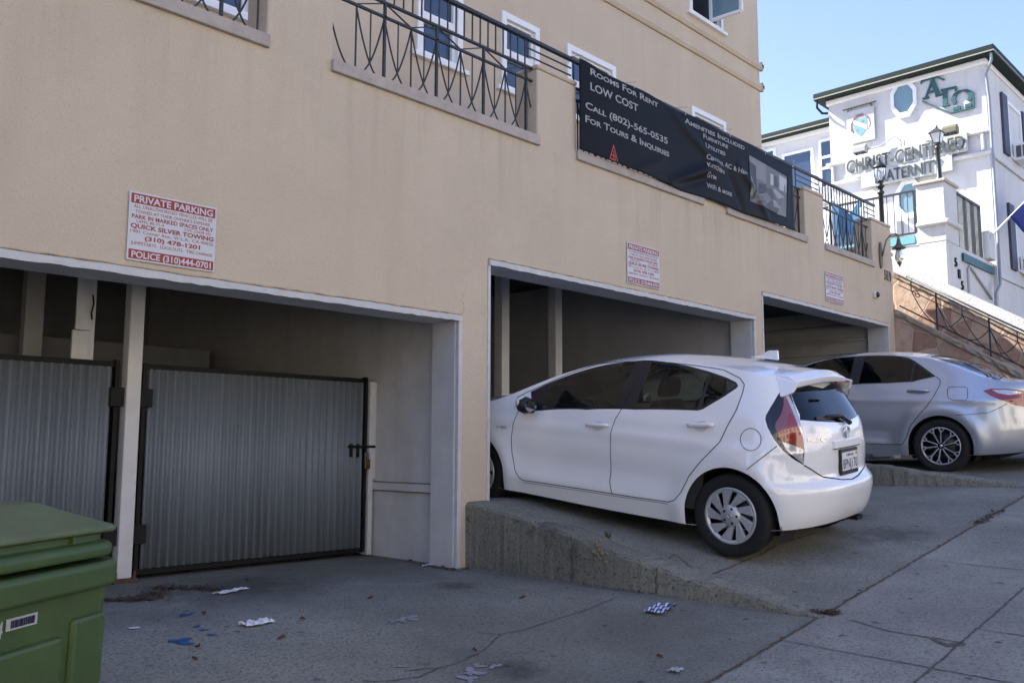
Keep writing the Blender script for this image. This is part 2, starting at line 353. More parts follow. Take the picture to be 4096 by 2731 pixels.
# ================================================================== APARTMENT BUILDING (tan stucco, garages in the base)
BLD = thing('apartment_building', 'tan stucco apartment building with three open garages under a railed terrace', 'building', (5, 8, -1))
G1 = (-4.0, 5.13, -2.0, 1.11); G2_ = (5.456, 10.195, -2.0, 1.65); G3 = (10.40, 14.57, -2.0, 1.99)
OPEN = [(.2, 3.19), (3.76, 6.10), (6.69, 9.01), (9.57, 11.72), (12.33, 14.07)]
SZ, PZ = 2.94, 3.63
holes = [G1, G2_, G3]+[(a, b, SZ, 9) for a, b in OPEN]
fw = MB(); wall(fw, 'y', D0, D0+.30, (-6, 14.86, -2.4, PZ), holes)
fw.build('front_wall', STUCCO, BLD, weld=True, bevel=.018)
# garage side wall below the left jamb of garage 2 and its painted edge strip
sb = MB()
for (a, b) in OPEN: sb.box((a-.015, D0-.035, SZ-.075), (b+.015, D0+.36, SZ+.012))
for (a, b) in OPEN:
    s_ = MB().box((a-.015, D0-.035, SZ-.085), (b+.015, D0+.36, SZ+.012)); s_.build('railing_sill', SILL, BLD, bevel=.008)
# pier caps worn round
for (a, b) in ((3.19, 3.76), (6.10, 6.69), (9.01, 9.57), (11.72, 12.33), (14.07, 14.86)):
    MB().box((a-.006, D0-.012, PZ), (b+.006, D0+.31, PZ+.05)).build('pier_cap', STUCCO, BLD, bevel=.02)
# painted beams and jambs round the openings
MOSS = M('moss_dirt', (.22, .18, .12), .95, .5, 40)
def portal(x0, x1, z1, zb, left=True):
    m = MB(); N = int((x1-x0)*16); vs = []; zj = 0; c = MB(); cv = []
    for i in range(N+1):
        x = lerp(x0, x1, i/N); zj = zj*.5+random.uniform(-.003, .003); yj = random.uniform(-.003, .003); zb_ = z1-.05+random.uniform(-.004, .004)
        vs += [(x, D0-.022+yj, zb_), (x, D0-.022+yj, z1-.004+zj), (x, D0+.02, z1+.006+zj), (x, D0+.02, zb_)]
        wj = max(.002, random.gauss(.004, .004)); cv += [(x, D0-.0035, z1+.001+zj), (x, D0-.0035, z1+.004+zj+wj)]
    m.add(vs, [(i*4+k, i*4+4+k, i*4+4+(k+1) % 4, i*4+(k+1) % 4) for i in range(N) for k in range(4)]+[(0, 1, 2, 3), (N*4+3, N*4+2, N*4+1, N*4)]); m.build('header_trim', WTRIM, BLD)
    c.add(cv, [(2*i, 2*i+2, 2*i+3, 2*i+1) for i in range(N)]); c.build('moss_line', MOSS, BLD)
    MB().box((x0+.004, D0+.021, z1-.045), (x1-.004, D0+.33, z1+.02)).build('header_beam', WPAINT, BLD)
    MB().box((x1-.035, D0-.012, zb), (x1+.008, D0+.03, z1-.051)).build('jamb_trim', WTRIM, BLD, bevel=.005)
    MB().box((x1-.045, D0+.031, zb), (x1+.01, D0+.32, z1-.046)).build('jamb_board', WPAINT, BLD)
    if left: MB().box((x0-.012, D0-.008, zb), (x0+.022, D0+.32, z1-.051)).build('jamb_trim', WTRIM, BLD, bevel=.004)
portal(-4.0, 5.13, 1.11, -1.02, False); portal(5.456, 10.195, 1.65, -.47); portal(10.40, 14.57, 1.99, -.15)
MB().box((5.126, D0+.33, -.329), (5.17, 6.79, -.322)).build('ledge_crack', MOSS, BLD); MB().box((5.140, D0+.33, -.409), (5.17, 6.79, -.402)).build('ledge_crack', MOSS, BLD)
# garage interiors: party walls, back wall, ceilings
pw = MB(); pw.box((5.165, D0+.33, -1.6), (5.45, 12, 2.6)); pw.build('garage_side_wall', WPAINT, BLD)
MB().box((5.128, D0+.32, -.40), (5.166, 6.80, -.33)).build('wall_ledge', WPAINT, BLD, bevel=.006)
MB().box((10.23, D0+.33, -1.0), (10.39, 12, 2.6)).build('garage_side_wall', M('grey_plaster', (.42, .42, .43), .9, .08, 2.5, .3, 18, streak=.2), BLD)
MB().box((14.6, D0+.302, -1.0), (14.84, 12, 2.5)).build('garage_side_wall', M('painted_block', (.4, .395, .38), .9, .1, 3, .3, 20), BLD)
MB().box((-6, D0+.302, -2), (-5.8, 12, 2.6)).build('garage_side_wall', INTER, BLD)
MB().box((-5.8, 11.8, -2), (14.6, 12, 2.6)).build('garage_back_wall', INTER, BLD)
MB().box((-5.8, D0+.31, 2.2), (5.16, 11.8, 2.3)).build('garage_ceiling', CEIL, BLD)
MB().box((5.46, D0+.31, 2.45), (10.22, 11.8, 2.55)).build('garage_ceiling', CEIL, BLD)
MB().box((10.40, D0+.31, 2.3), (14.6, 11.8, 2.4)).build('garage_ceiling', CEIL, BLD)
for y in (8.4,):
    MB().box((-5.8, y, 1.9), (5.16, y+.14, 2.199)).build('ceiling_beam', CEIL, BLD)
# block joints and conduits in garage 3
for i in range(9):
    MB().box((14.592, 5.9, .05+i*.25), (14.602, 11.7, .058+i*.25)).build('block_joint', CEIL, BLD)
for z in (1.78, 2.02):
    MB().tube([(14.56, 5.95, z), (14.56, 11.7, z)], .022, 8).build('conduit', INTER, BLD, smooth=True)
MB().tube([(14.575, 6.35+.14*math.sin(t*.5)-.0, 1.55-.02*t+.16*(math.cos(t*.5)-1)) for t in range(0, 13)], .006, 6).build('cable', BLACK, BLD, smooth=True)
# hairline cracks of the stucco
for pts in ([(5.14, 1.12), (5.16, 1.19), (5.13, 1.25), (5.17, 1.33)], [(9.0, 2.84), (9.03, 2.65), (9.02, 2.5)], [(12.9, 2.84), (12.93, 2.5), (12.9, 2.25)]):
    m = MB(); vs = []; Q = []
    for a, b in zip(pts[:-1], pts[1:]): Q += [(lerp(a[0], b[0], k/5)+random.uniform(-.008, .008), lerp(a[1], b[1], k/5)) for k in range(5)]
    for i, (x, z) in enumerate(Q): w_ = .0018*(1-i/len(Q))+.0005; vs += [(x-w_, D0-.0012, z), (x+w_, D0-.0012, z)]
    m.add(vs, [(2*i, 2*i+1, 2*i+3, 2*i+2) for i in range(len(Q)-1)]); m.build('stucco_crack', MOSS, BLD)
# timber posts inside
for x, y, w, z0, z1 in ((2.95, 9.3, .17, -1, 2.19), (7.62, 7.45, .13, -.5, 2.44), (8.60, 7.45, .13, -.5, 2.44)):
    MB().box((x-w/2, y, z0), (x+w/2, y+.13, z1)).build('timber_post', WPAINT, BLD, bevel=.006)
q = MB(); q.box((2.5, 6.86, -1), (2.60, 6.98, 2.19)); q.build('timber_post', WPAINT, BLD, bevel=.005)
q = MB(); q.box((2.452, 6.838, .85), (2.56, 6.859, 2.0)); q.box((2.43, 6.83, -.9), (2.545, 6.859, .845)); q.build('cladding_board', WTRIM, BLD, bevel=.004)
MB().tube([(2.56, 6.83, 1.12), (2.565, 6.82, 1.05), (2.553, 6.82, .98), (2.56, 6.82, .93)], .006, 6).build('cable', BLACK, BLD, smooth=True)
# upper storeys
TY, TX0, TX1, TZ = 7.30, -2.9, 13.84, 13.5
tag(MB().box((-6, D0+.302, 2.66), (14.84, TY, 2.9)).build('terrace_floor', SILL, BLD))
WINS = [(3.05, 4.03, 3.98, 5.27), (6.06, 6.68, 4.33, 5.27), (7.39, 8.01, 4.33, 5.27), (8.62, 9.61, 4.33, 5.27), (11.62, 12.58, 4.33, 5.27),
        (11.62, 12.58, 6.86, 8.3), (8.7, 9.6, 6.86, 8.3), (5.0, 6.0, 6.86, 8.3), (2.4, 3.4, 6.86, 8.3)]
tw = MB(); wall(tw, 'y', TY, TY+.3, (TX0, TX1, 2.4, TZ), WINS); wall(tw, 'x', TX0, TX0+.3, (TY+.3, 11, 2.4, TZ), [])
wall(tw, 'x', TX1-.3, TX1, (TY+.3, 11, 2.6, TZ), []); tw.box((TX0, 11, 2.95), (TX1, 11.3, TZ))
tw.build('upper_wall', STUCCO2, BLD)
MB().box((TX0-.2, TY-.2, TZ), (TX1+.2, 11.5, TZ+.2)).build('roof', SILL, BLD)
for z in (6.27, 6.65):
    m = MB(); prof = [(0, -.07), (.03, -.07), (.06, -.02), (.06, .03), (.025, .07), (0, .08)]
    m.prism([(TX0, TY-a, z+b) for a, b in prof], (TX1-TX0+.06, 0, 0)); m.prism([(TX1+a, TY-.06, z+b) for a, b in prof], (0, 3.8, 0))
    m.build('string_course', STUCCO2, BLD)
def sash(parent, x0, x1, z0, z1, y=TY, two=True, fr=.05, sill=True, pane=PANE_B, dirx=0, open_=False, proud=.03):
    """white window: frame ring and sill with panes below it; the wall faces -y"""
    m = MB(); f = fr
    m.box((x0-.03, y-proud, z0-.0), (x0+f, y+.12, z1+.03)); m.box((x1-f, y-proud, z0-.0), (x1+.03, y+.12, z1+.03))
    m.box((x0+f+.0005, y-proud, z1-f), (x1-f-.0005, y+.12, z1+.03)); m.box((x0+f+.0005, y-proud, z0), (x1-f-.0005, y+.12, z0+f*.8))
    zm = (z0+z1)/2
    if two: m.box((x0+f, y+.012, zm-.025), (x1-f, y+.1, zm+.025))
    w = m.build('window', VINYL, parent)
    g2 = .045
    parts = [(z0+f*.8, zm-.025, .05), (zm+.025, z1-f, .035)] if two else [(z0+f*.8, z1-f, .04)]
    for a, b, d in parts:
        i = MB(); 
        for xa, xb, za, zb in ((x0+f, x0+f+.035, a, b), (x1-f-.035, x1-f, a, b), (x0+f+.0355, x1-f-.0355, a, a+.035), (x0+f+.0355, x1-f-.0355, b-.035, b)): i.box((xa, y+d-.02, za), (xb, y+d+.02, zb))
        if not open_: i.build('sash_frame', VINYL, w)
        MB().box((x0+f, y+d+.021, a), (x1-f, y+d+.03, b)).build('pane', pane, w)
    if sill:
        MB().box((x0-.11, y-.06, z0-.055), (x1+.11, y+.12, z0-.001)).build('window_sill', VINYL, parent, bevel=.005)
    return w
for i, (x0, x1, z0, z1) in enumerate(WINS):
    if i == 5:
        w = sash(BLD, x0, x1, z0, z1, two=False, pane=BLACK)
        # casement leaf swung open
        L0 = Vector((x1-.34, TY-.02, z0+.07)); dv = Vector((.04, -.52, 0)); H = z1-z0-.14
        lf = MB(); lf.bar(L0, L0+dv, .05, .05); lf.bar(L0+Vector((0,0,H)), L0+dv+Vector((0,0,H)), .05, .05); lf.bar(L0, L0+Vector((0,0,H)), .05, .05, (0,1,0)); lf.bar(L0+dv, L0+dv+Vector((0,0,H)), .05, .05, (0,1,0))
        lf.build('casement_leaf', VINYL, w)
        MB().prism([L0+dv*.04+Vector((-.006,0,.02)), L0+dv*.96+Vector((-.006,0,.02)), L0+dv*.96+Vector((-.006,0,H-.02)), L0+dv*.04+Vector((-.006,0,H-.02))], (.012, 0, 0)).build('pane', PANE_F, w)
    else: sash(BLD, x0, x1, z0, z1)
# ------------------------------------------------------------------ corrugated gates of the first garage
GALV = M('galvanised_sheet', (.15, .175, .205), .6, .15, 2, .08, 12, metal=.12, speck=.15, stretch=(9, 1, .35))
def gate(x0, x1, label, latch=False, hinge_right=False):
    y = 6.76; zb, zt = -.93, .585
    g = thing('corrugated_gate', label, 'gate', ((x0+x1)/2, y, -1.0), 'corrugated metal gates of the first garage')
    pitch = .0667; n = int((x1-x0-.09)/pitch*8); a0 = x0+.045; m = MB(); vs = []; rib = 1
    for i in range(n+1):
        x = a0+i*pitch/8; rib = rib*.0+(1+.28*math.sin(int(i/8)*12.9898+x0*7)) if i % 8 == 0 else rib; s = math.sin(i*2*math.pi/8); dy = -.012*rib*max(-.8, min(.8, s))/.8+random.uniform(-.0012, .0012)
        vs += [(x, y+dy, zb+.01), (x, y+dy, zt)]
    m.add(vs, [(2*i, 2*i+2, 2*i+3, 2*i+1) for i in range(n)]); m.build('corrugated_sheet', GALV, g, smooth=True, solid=.002)
    m = MB()
    m.box((x0, y+.012, zt), (x1, y+.05, zt+.042)); m.box((x0, y+.012, zb-.035), (x1, y+.05, zb+.012))
    m.box((x0, y-.012, zb-.03), (x0+.03, y+.05, zt+.041)); m.box((x1-.03, y-.012, zb-.03), (x1, y+.05, zt+.054))
    m.build('gate_frame', BLACK, g)
    hx = x1-.02 if hinge_right else x0+.02
    for z in (.36, -.66):
        MB().box((hx-.05, y-.045, z-.07), (hx+.05, y-.013, z+.07)).build('hinge', BLACK, g, bevel=.004)
    if latch:
        MB().tube([(x1-.22, y-.03, -.005), (x1+.08, y-.03, -.005)], .012, 8).build('latch_bolt', BLACK, g)
        m = MB(); m.box((x1-.2, y-.02, -.1), (x1-.165, y-.012, .02)); m.box((x1-.12, y-.02, -.1), (x1-.09, y-.012, .02)); m.build('latch_bracket', BLACK, g)
        k = MB(); k.box((x1-.05, y-.06, -.21), (x1+.01, y-.03, -.12)); kk = k.build('padlock', M('brass', (.14, .10, .05), .4, .2, 20, metal=.8), g, bevel=.006)
        MB().tube([(x1-.04, y-.045, -.125), (x1-.04, y-.045, -.07), (x1-.02, y-.045, -.05), (x1, y-.045, -.07), (x1, y-.045, -.125)], .006, 8).build('shackle', GALV, kk, smooth=True)
    return g
gate(2.935, 5.06, 'corrugated metal gate between the white hinge post and the latch post, padlocked', latch=True)
gate(.35, 2.755, 'corrugated metal gate left of the white hinge post, beside the green bin', hinge_right=True)
gate(-2.2, .33, 'corrugated metal gate farthest left, mostly behind the green bin')
hp = thing('hinge_post', 'white steel gate post with black hinges between the two corrugated gates', 'post', (2.845, 6.75, -1.0))
m = MB(); m.box((2.79, 6.69, -.97), (2.90, 6.80, 2.19)); m.build('post_tube', WPAINT, hp, bevel=.008)
MB().box((2.755, 6.655, -1.0), (2.935, 6.835, -.972)).build('base_plate', RUST, hp, bevel=.004)
for dx in (-.07, .07): MB().lathe([(0, 0), (.012, 0), (.012, .05), (0, .05)], (2.845+dx, 6.68, -.972), 8).build('anchor_bolt', RUST, hp)
lp = thing('latch_post', 'narrow white timber latch post against the side wall of the first garage', 'post', (5.10, 6.78, -1))
MB().box((5.075, 6.73, -.99), (5.125, 6.83, .60)).build('post_board', WTRIM, lp, bevel=.005); MB().box((5.127, 6.75, -.31), (5.164, 6.79, .60)).build('post_strip', WTRIM, lp, bevel=.004)
cb = thing('storage_cabinet', 'pale storage cupboards along the back of the first garage', 'cupboard', (2.6, 9.6, -1))
for i in range(4):
    x = -.5+i*1.35; MB().box((x, 9.5, -1.0), (x+1.335, 10.1, 1.08)).build('cabinet_box', INTER, cb, bevel=.006)
m = MB(); m.bar((.5, 8.2, .95), (1.5, 9.2, 1.25), .1, .16); tag(m.build('roof_brace', WPAINT, BLD))
# ------------------------------------------------------------------ concrete retaining walls between the driveways
def retain(label, X0, X1, prof, zb, seams, pit=None):
    w = thing('retaining_wall', label, 'wall', ((X0+X1)/2, 4, zb[0][1]))
    m = MB(); n = len(prof); vs = []
    N = 60
    for i in range(N+1):
        y = lerp(prof[0][0], prof[-1][0], i/N)
        for k in range(n-1):
            if (prof[k][0]-y)*(prof[k+1][0]-y) <= 1e-9: z = lerp(prof[k][1], prof[k+1][1], (y-prof[k][0])/(prof[k+1][0]-prof[k][0])); break
        j = lambda s=.006: random.uniform(-s, s)
        z += .004*math.sin(y*9.1+X0)+.008*math.sin(y*23.7)*.4+(-.008 if random.random() < .08 else 0); r = .03+.006*math.sin(y*14)
        vs += [(X0+j(), y, zb[0][1]-.25), (X0+j(), y, z-r+j()), (X0+.012+j(), y, z-.008+j()), (X0+r+.01, y, z+j()), (X1, y, z+j()), (X1, y, zb[0][1]-.25)]
    m.add(vs, [(i*6+k, i*6+k+1, i*6+k+7, i*6+k+6) for i in range(N) for k in range(5)]+[(0, 1, 2, 3, 4, 5), tuple(N*6+k for k in (5, 4, 3, 2, 1, 0))])
    m.build('wall_body', CONC_W, w, weld=True)
    for y, z0, z1 in seams:
        s = MB(); k = 9; vs = []
        for i in range(k+1):
            z = lerp(z0, z1, i/k); yy = y+random.uniform(-.012, .012); ww = random.uniform(.005, .012) if i < 7 else .004
            vs += [(X0-.0085, yy-ww, z), (X0-.0085, yy+ww, z)]
        s.add(vs, [(2*i, 2*i+1, 2*i+3, 2*i+2) for i in range(k)]); s.build('wall_crack', JOINT, w)
    return w
w1 = retain('low concrete retaining wall sloping down beside the white hatchback', 5.2, 5.45, [(5.555, -.458), (5.0, -.535), (4.55, -.615), (4.0, -.745), (3.63, -.815), (3.1, -.895), (2.7, -.96), (2.45, -1.005)], [(0, -1.0)], [(4.38, -1.0, -.655), (3.62, -1.0, -.83)])
# chipped pit with exposed pebbles
pb = MB(); 
for i in range(26):
    y = 4.12+random.gauss(0, .05); z = -.765+random.gauss(0, .035); r = random.uniform(.008, .018)
    pb.lathe([(0, -r), (r*.8, -r*.6), (r, 0), (r*.8, r*.6), (0, r)], (5.2, y, z), 7)
pb.build('exposed_pebbles', M('pebbles', (.2, .17, .12), .8, .5, 40), w1, smooth=True)
w3 = retain('low concrete retaining wall sloping down under the silver sedan', 10.2, 10.40, [(5.555, -.12), (4.1, -.19), (3.56, -.265), (3.06, -.32), (2.6, -.372), (2.45, -.392)], [(0, -.5)], [(3.9, -.5, -.24)])
# ================================================================== terrace railings
def railing(a, b, label, phase=.0, zs=SZ+.012, pitch=.285, hand=None, y=D0+.07):
    t = thing('terrace_railing', label, 'railing', ((a+b)/2, y, zs), 'wrought iron railings of the terrace')
    ha, hb = hand or (a, b)
    MB().bar((ha, y, 3.935), (hb, y, 3.935), .045, .03).build('handrail', IRON, t)
    for z, s in ((3.645, .026), (3.52, .022)): MB().bar((a, y, z), (b, y, z), s, .02).build('cross_rail', IRON, t)
    MB().bar((ha, y, 3.84), (a, y, 3.84), .012).build('cross_rail', IRON, t) if ha < a-.05 else None
    if hb > b+.05:
        for z in (3.84, 3.76): MB().bar((b-.1, y, z), (hb, y, z), .012).build('cross_rail', IRON, t)
    x = a+.04
    while x < b-.02:
        MB().bar((x, y, 3.655), (x, y, 3.925), .011, .011, (1, 0, 0)).build('picket', IRON, t); x += .1
    nodes = []; x = a+phase
    while x < b: nodes.append(x); x += pitch
    for i, x in enumerate(nodes):
        w = .022 if i % 2 else .011
        MB().bar((x, y, zs), (x, y, 3.64 if i % 2 else 3.51), w, w, (1, 0, 0)).build('baluster', IRON, t)
        xm = x+pitch/2
        if xm < b: MB().bar((xm, y, zs+.15), (xm, y, 3.51), .009, .009, (1, 0, 0)).build('baluster', IRON, t)
        if i % 2 and i+1 < len(nodes):
            MB().bar((x, y, 3.64), (x+pitch, y, 3.525), .011).build('brace', IRON, t)
        if i % 2 == 0 and i+1 < len(nodes):
            MB().bar((x, y, 3.53), (x+pitch, y, 3.64), .009).build('brace', IRON, t)
    xs = [nodes[0]-pitch]+nodes
    for x in xs:                                           # hanging arcs: node, down to the sill, up again two nodes on
        pts = []
        for k in range(25):
            u = -1+2*k/24; px = x+pitch+u*pitch
            if a-.001 <= px <= b+.001: pts.append((px, y+.004, zs+.004+(3.51-zs)*abs(u)**2.15))
        if len(pts) > 3: MB().tube(pts, .0075, 6).build('arc_rod', IRON, t, smooth=True)
    return t
railing(*OPEN[0], 'dark iron terrace railing at the top left corner, nearest the left edge', .1)
railing(*OPEN[1], 'dark iron terrace railing with hanging arcs, left of the black banner', .26, hand=(3.2, 6.69))
railing(*OPEN[2], 'dark iron terrace railing behind the left half of the black banner', .1, hand=(6.69, 9.57))
railing(*OPEN[3], 'dark iron terrace railing behind the photo end of the black banner', .1, hand=(9.57, 12.33))
railing(*OPEN[4], 'dark iron terrace railing between banner and wall lamp, blue awning behind it', .1, hand=(12.33, 14.4))
# ================================================================== tow-away signs
def sign(label, c, w=.592, h=.444):
    """built once at the origin: x right, z up, face to -y"""
    t = thing('parking_sign', label, 'sign', c, 'red and white private parking signs')
    W, H = w, h
    def L(s, cx, cz, ww, hh, mat, part, bold=.0, off=.0045):
        mb = lettering(s, (cx-ww/2, 0, cz-hh/2), (cx+ww/2, 0, cz-hh/2), hh, (0, 0, 1), (0, -1, 0), off=off, bold=bold, depth=.0008)
        mb.build(part, mat, t, local=True)
    MB().box((-W/2, -.003, -H/2), (W/2, .006, H/2)).build('sign_panel', SIGNW, t, local=True, bevel=.004)
    MB().box((-W/2+.012, -.0042, H/2-.075), (W/2-.012, -.0031, H/2-.012)).build('title_band', SIGNR, t, local=True)
    MB().box((-W/2+.012, -.0042, -H/2+.012), (W/2-.012, -.0031, -H/2+.072)).build('police_band', SIGNR, t, local=True)
    L('PRIVATE PARKING', 0, H/2-.0435, W*.90, .044, SIGNW, 'title_lettering', .024, .0048)
    L('POLICE (310)444-0701', 0, -H/2+.042, W*.90, .042, SIGNW, 'police_lettering', .024, .0048)
    rows = [('ALL UNAUTHORIZED VEHICLES WILL BE', 0, .128, .9, .021, .0), ("TOWED AT THEIR OWNER'S EXPENSE.", 0, .0965, .86, .021, .0), ('PARK IN MARKED SPACES ONLY', 0, .063, .93, .0265, .022),
            ('LAMC 80-71-4', -.155, .034, .3, .0185, 0), ('CVC 22658 (A)', .165, .034, .31, .0185, 0), ('QUICK SILVER TOWING', 0, .002, .945, .029, .03),
            ('1981 Cotner Ave., W.L.A., CA 90025', 0, -.033, .94, .021, 0), ('(310) 478-1201', 0, -.069, .63, .0285, .03), ('JUMPSTARTS · LOCKOUTS · TIRE CHANGE', 0, -.1085, .93, .0215, 0)]
    for s, cx, cz, ww, hh, bd in rows: L(s, cx, cz, ww*W, hh, SIGNR, 'lettering', bd, .0032)
    return t
s1 = sign('red and white private parking sign above the corrugated gates, largest of the three', (2.558, D0-.012, 1.378))
def dup(root, loc, label):
    r = root.copy(); COL.objects.link(r); r.location = loc; r['label'] = label
    for ch in root.children:
        c = ch.copy(); COL.objects.link(c); c.parent = r
        for g in ch.children: d = g.copy(); COL.objects.link(d); d.parent = c
    return r
dup(s1, (7.79, D0-.012, 1.935), 'red and white private parking sign above the white hatchback')
dup(s1, (12.57, D0-.012, 2.315), 'faded red and white private parking sign above the silver sedan, smallest of the three')
# ================================================================== banner
BX0, BX1, BY = 6.665, 11.29, D0-.055
BAN = M('black_banner_vinyl', (.005, .0055, .0068), .5, .12, 3, .05, 200, spec=.12)
BTXT = M('banner_print_white', (.62, .62, .63), .5, .02, 3); BRED = M('banner_print_red', (.42, .05, .04), .5, .04, 3)
def ztop(x): return 3.905-.030*math.sin((x-BX0)/(BX1-BX0)*math.pi*4)**2-.05*((x-BX0)/(BX1-BX0))
def zbot(x):
    K = [(BX0, 2.953), (7.9, 2.945), (8.5, 2.915), (9.2, 2.945), (9.9, 2.92), (BX1, 2.95)]
    for (a, za), (b, zb2) in zip(K[:-1], K[1:]):
        if x <= b+1e-6: return lerp(za, zb2, (x-a)/(b-a))
    return K[-1][1]
def wrinkle(x, z):
    u = (x-BX0); v = (z-2.95)
    d = .010*math.sin(u*2.1+v*1.3)
    def fold(x0, z0, x1, z1, amp, wd):
        p = Vector((x, z)); a = Vector((x0, z0)); b = Vector((x1, z1)); e = b-a; k = max(0, min(1, (p-a).dot(e)/e.length_squared)); q = a+e*k; s = (p-q).dot(Vector((-e.y, e.x)).normalized())
        return amp*math.exp(-(s/wd)**2)*math.sin(math.pi*min(1, max(0, k)))**.5 if 0 < k < 1 else 0
    d += fold(8.25, 2.93, 9.35, 3.42, .045, .07)+fold(8.3, 2.93, 9.2, 3.24, -.03, .05)+fold(8.35, 3.78, 9.4, 3.35, .028, .06)+fold(9.75, 3.55, 10.55, 2.95, .032, .05)+fold(9.5, 3.45, 9.9, 2.95, -.02, .06)+fold(7.6, 2.95, 8.2, 3.2, .012, .05)+fold(11.05, 3.0, 11.15, 3.7, .012, .04)
    return max(-.1, min(.06, d))
bn = thing('vinyl_banner', 'black vinyl banner offering rooms for rent, tied to the terrace railing', 'banner', ((BX0+BX1)/2, BY, 2.95))
m = MB(); NX, NZ = 150, 44; vs = []
for j in range(NZ+1):
    for i in range(NX+1):
        x = lerp(BX0, BX1, i/NX); z = lerp(zbot(x), ztop(x), j/NZ); vs.append((x, BY-wrinkle(x, z), z))
m.add(vs, [(j*(NX+1)+i, j*(NX+1)+i+1, (j+1)*(NX+1)+i+1, (j+1)*(NX+1)+i) for j in range(NZ) for i in range(NX)])
m.build('banner_sheet', BAN, bn, smooth=True, solid=.003)
def on_ban(mb, off=.004):
    mb.v = [Vector((v.x, BY-wrinkle(v.x, v.z)-off, v.z)) for v in mb.v]; return mb
def btext(s, pa, pb, h, caps=True, part='lettering', mat=None):
    a, b = onY(pa, BY), onY(pb, BY); z = (a.z+b.z)/2; a.z = z; b.z = z
    mb = lettering(s, a, b, h, (0, 0, 1), (0, -1, 0), depth=.0001, caps=caps, bold=.022)
    on_ban(mb, .0045)
    par = list(range(len(mb.v)))                           # every word is a part of its own
    def fd(i):
        while par[i] != i: par[i] = par[par[i]]; i = par[i]
        return i
    for f in mb.f:
        for i in f[1:]: par[fd(i)] = fd(f[0])
    isl = {}
    for i, v in enumerate(mb.v): isl.setdefault(fd(i), []).append(i)
    L = sorted(isl.values(), key=lambda q: min(mb.v[i].x for i in q)); words = []; end = -1e9
    for q in L:
        x0_ = min(mb.v[i].x for i in q)
        if x0_ > end+.36*h or not words: words.append(set())
        words[-1] |= set(q); end = max(end, max(mb.v[i].x for i in q))
    for w in words:
        ix = sorted(w); mp = {g: k for k, g in enumerate(ix)}; o_ = MB(); o_.add([mb.v[i] for i in ix], [tuple(mp[i] for i in f) for f in mb.f if f[0] in w]); o_.build(part, mat or BTXT, bn)
zz = lambda z: (0, 0, z)
K = .6377; Z3 = lambda x, y: (2200+x*K, y*K)
btext('Rooms For Rent', Z3(247, 478), Z3(680, 668), .072)
btext('LOW COST', Z3(247, 580), Z3(550, 690), .084, False)
btext('Call (802)-565-0535', Z3(217, 700), Z3(740, 888), .074)
btext('For Tours & Inquiries', Z3(217, 783), Z3(748, 968), .074)
btext('Amenities Included', Z3(845, 768), Z3(1215, 945), .064)
for s, x0, x1, y0, y1 in (('Furniture', 962, 1112, 862, 938), ('Utilities', 975, 1096, 923, 980), ('Central AC & Heat', 977, 1235, 983, 1118), ('Kitchen', 980, 1092, 1047, 1092), ('Gym', 984, 1043, 1106, 1128), ('WiFi & more', 987, 1140, 1166, 1240)):
    btext(s, Z3(x0, y0), Z3(x1, y1), .060)
lg = MB(); c = onY((2451, 612), BY)
def stroke(mb, pts, w, c, s):
    for (x0, z0), (x1, z1) in zip(pts[:-1], pts[1:]):
        a = Vector((c.x+x0*s, BY, c.z+z0*s)); b = Vector((c.x+x1*s, BY, c.z+z1*s)); d = (b-a).normalized(); n = Vector((-d.z, 0, d.x))*w/2; e = d*w*.4
        mb.poly([a-e-n, b+e-n, b+e+n, a-e+n])
stroke(lg, [(-.5, -.62), (0, .62), (.5, -.62)], .014, c, .125); stroke(lg, [(-.36, -.25), (.2, -.25), (.2, -.62), (-.1, -.62)], .014, c, .125); stroke(lg, [(-.05, -.25), (-.05, -.62), (-.5, -.62)], .014, c, .125); stroke(lg, [(.02, .1), (.02, -.25)], .014, c, .125)
on_ban(lg).build('logo', BRED, bn)
# the printed photograph of a room at the right end: flat colour patches
def patch(pts, col, nm, off):
    mm = M('print_'+nm, col, .5, .12, 6); P = [onY(Z3(*p), BY) for p in pts]
    mb = MB(); mb.poly(P); bm = bmesh.new()
    vs = [bm.verts.new(p) for p in P]; bm.faces.new(vs); bmesh.ops.triangulate(bm, faces=bm.faces); bmesh.ops.subdivide_edges(bm, edges=bm.edges, cuts=5, use_grid_fill=True)
    mb = MB(); bm.verts.index_update(); mb.add([v.co.copy() for v in bm.verts], [tuple(v.index for v in f.verts) for f in bm.faces]); bm.free()
    on_ban(mb, off).build('printed_photo', mm, bn)
patch([(1243,975),(1485,1108),(1478,1365),(1250,1262)], (.13,.135,.13), 'wall', .0042)
patch([(1243,975),(1350,1035),(1352,1150),(1290,1120),(1250,1262)], (.20,.205,.195), 'side', .0052)
patch([(1243,1010),(1285,1045),(1292,1240),(1252,1258)], (.03,.031,.031), 'door', .0062)
patch([(1300,1150),(1352,1160),(1352,1210),(1302,1220)], (.035,.035,.035), 'desk', .0064)
patch([(1352,1180),(1385,1185),(1440,1345),(1330,1300),(1285,1275)], (.065,.06,.055), 'floor', .0058)
patch([(1378,1090),(1398,1098),(1398,1165),(1378,1160)], (.45,.47,.5), 'far_window', .0062)
patch([(1436,1098),(1484,1125),(1480,1212),(1436,1190)], (.42,.45,.44), 'window', .0062)
patch([(1300,1215),(1350,1200),(1385,1255),(1350,1285)], (.16,.155,.15), 'sheen', .0062)
patch([(1404,1105),(1424,1112),(1426,1180),(1404,1172)], (.05,.05,.05), 'passage', .0061)
patch([(1390,1190),(1410,1187),(1470,1240),(1425,1250)], (.30,.31,.31), 'counter', .0066)
patch([(1390,1250),(1412,1262),(1445,1310),(1400,1300)], (.24,.24,.24), 'table', .0067)
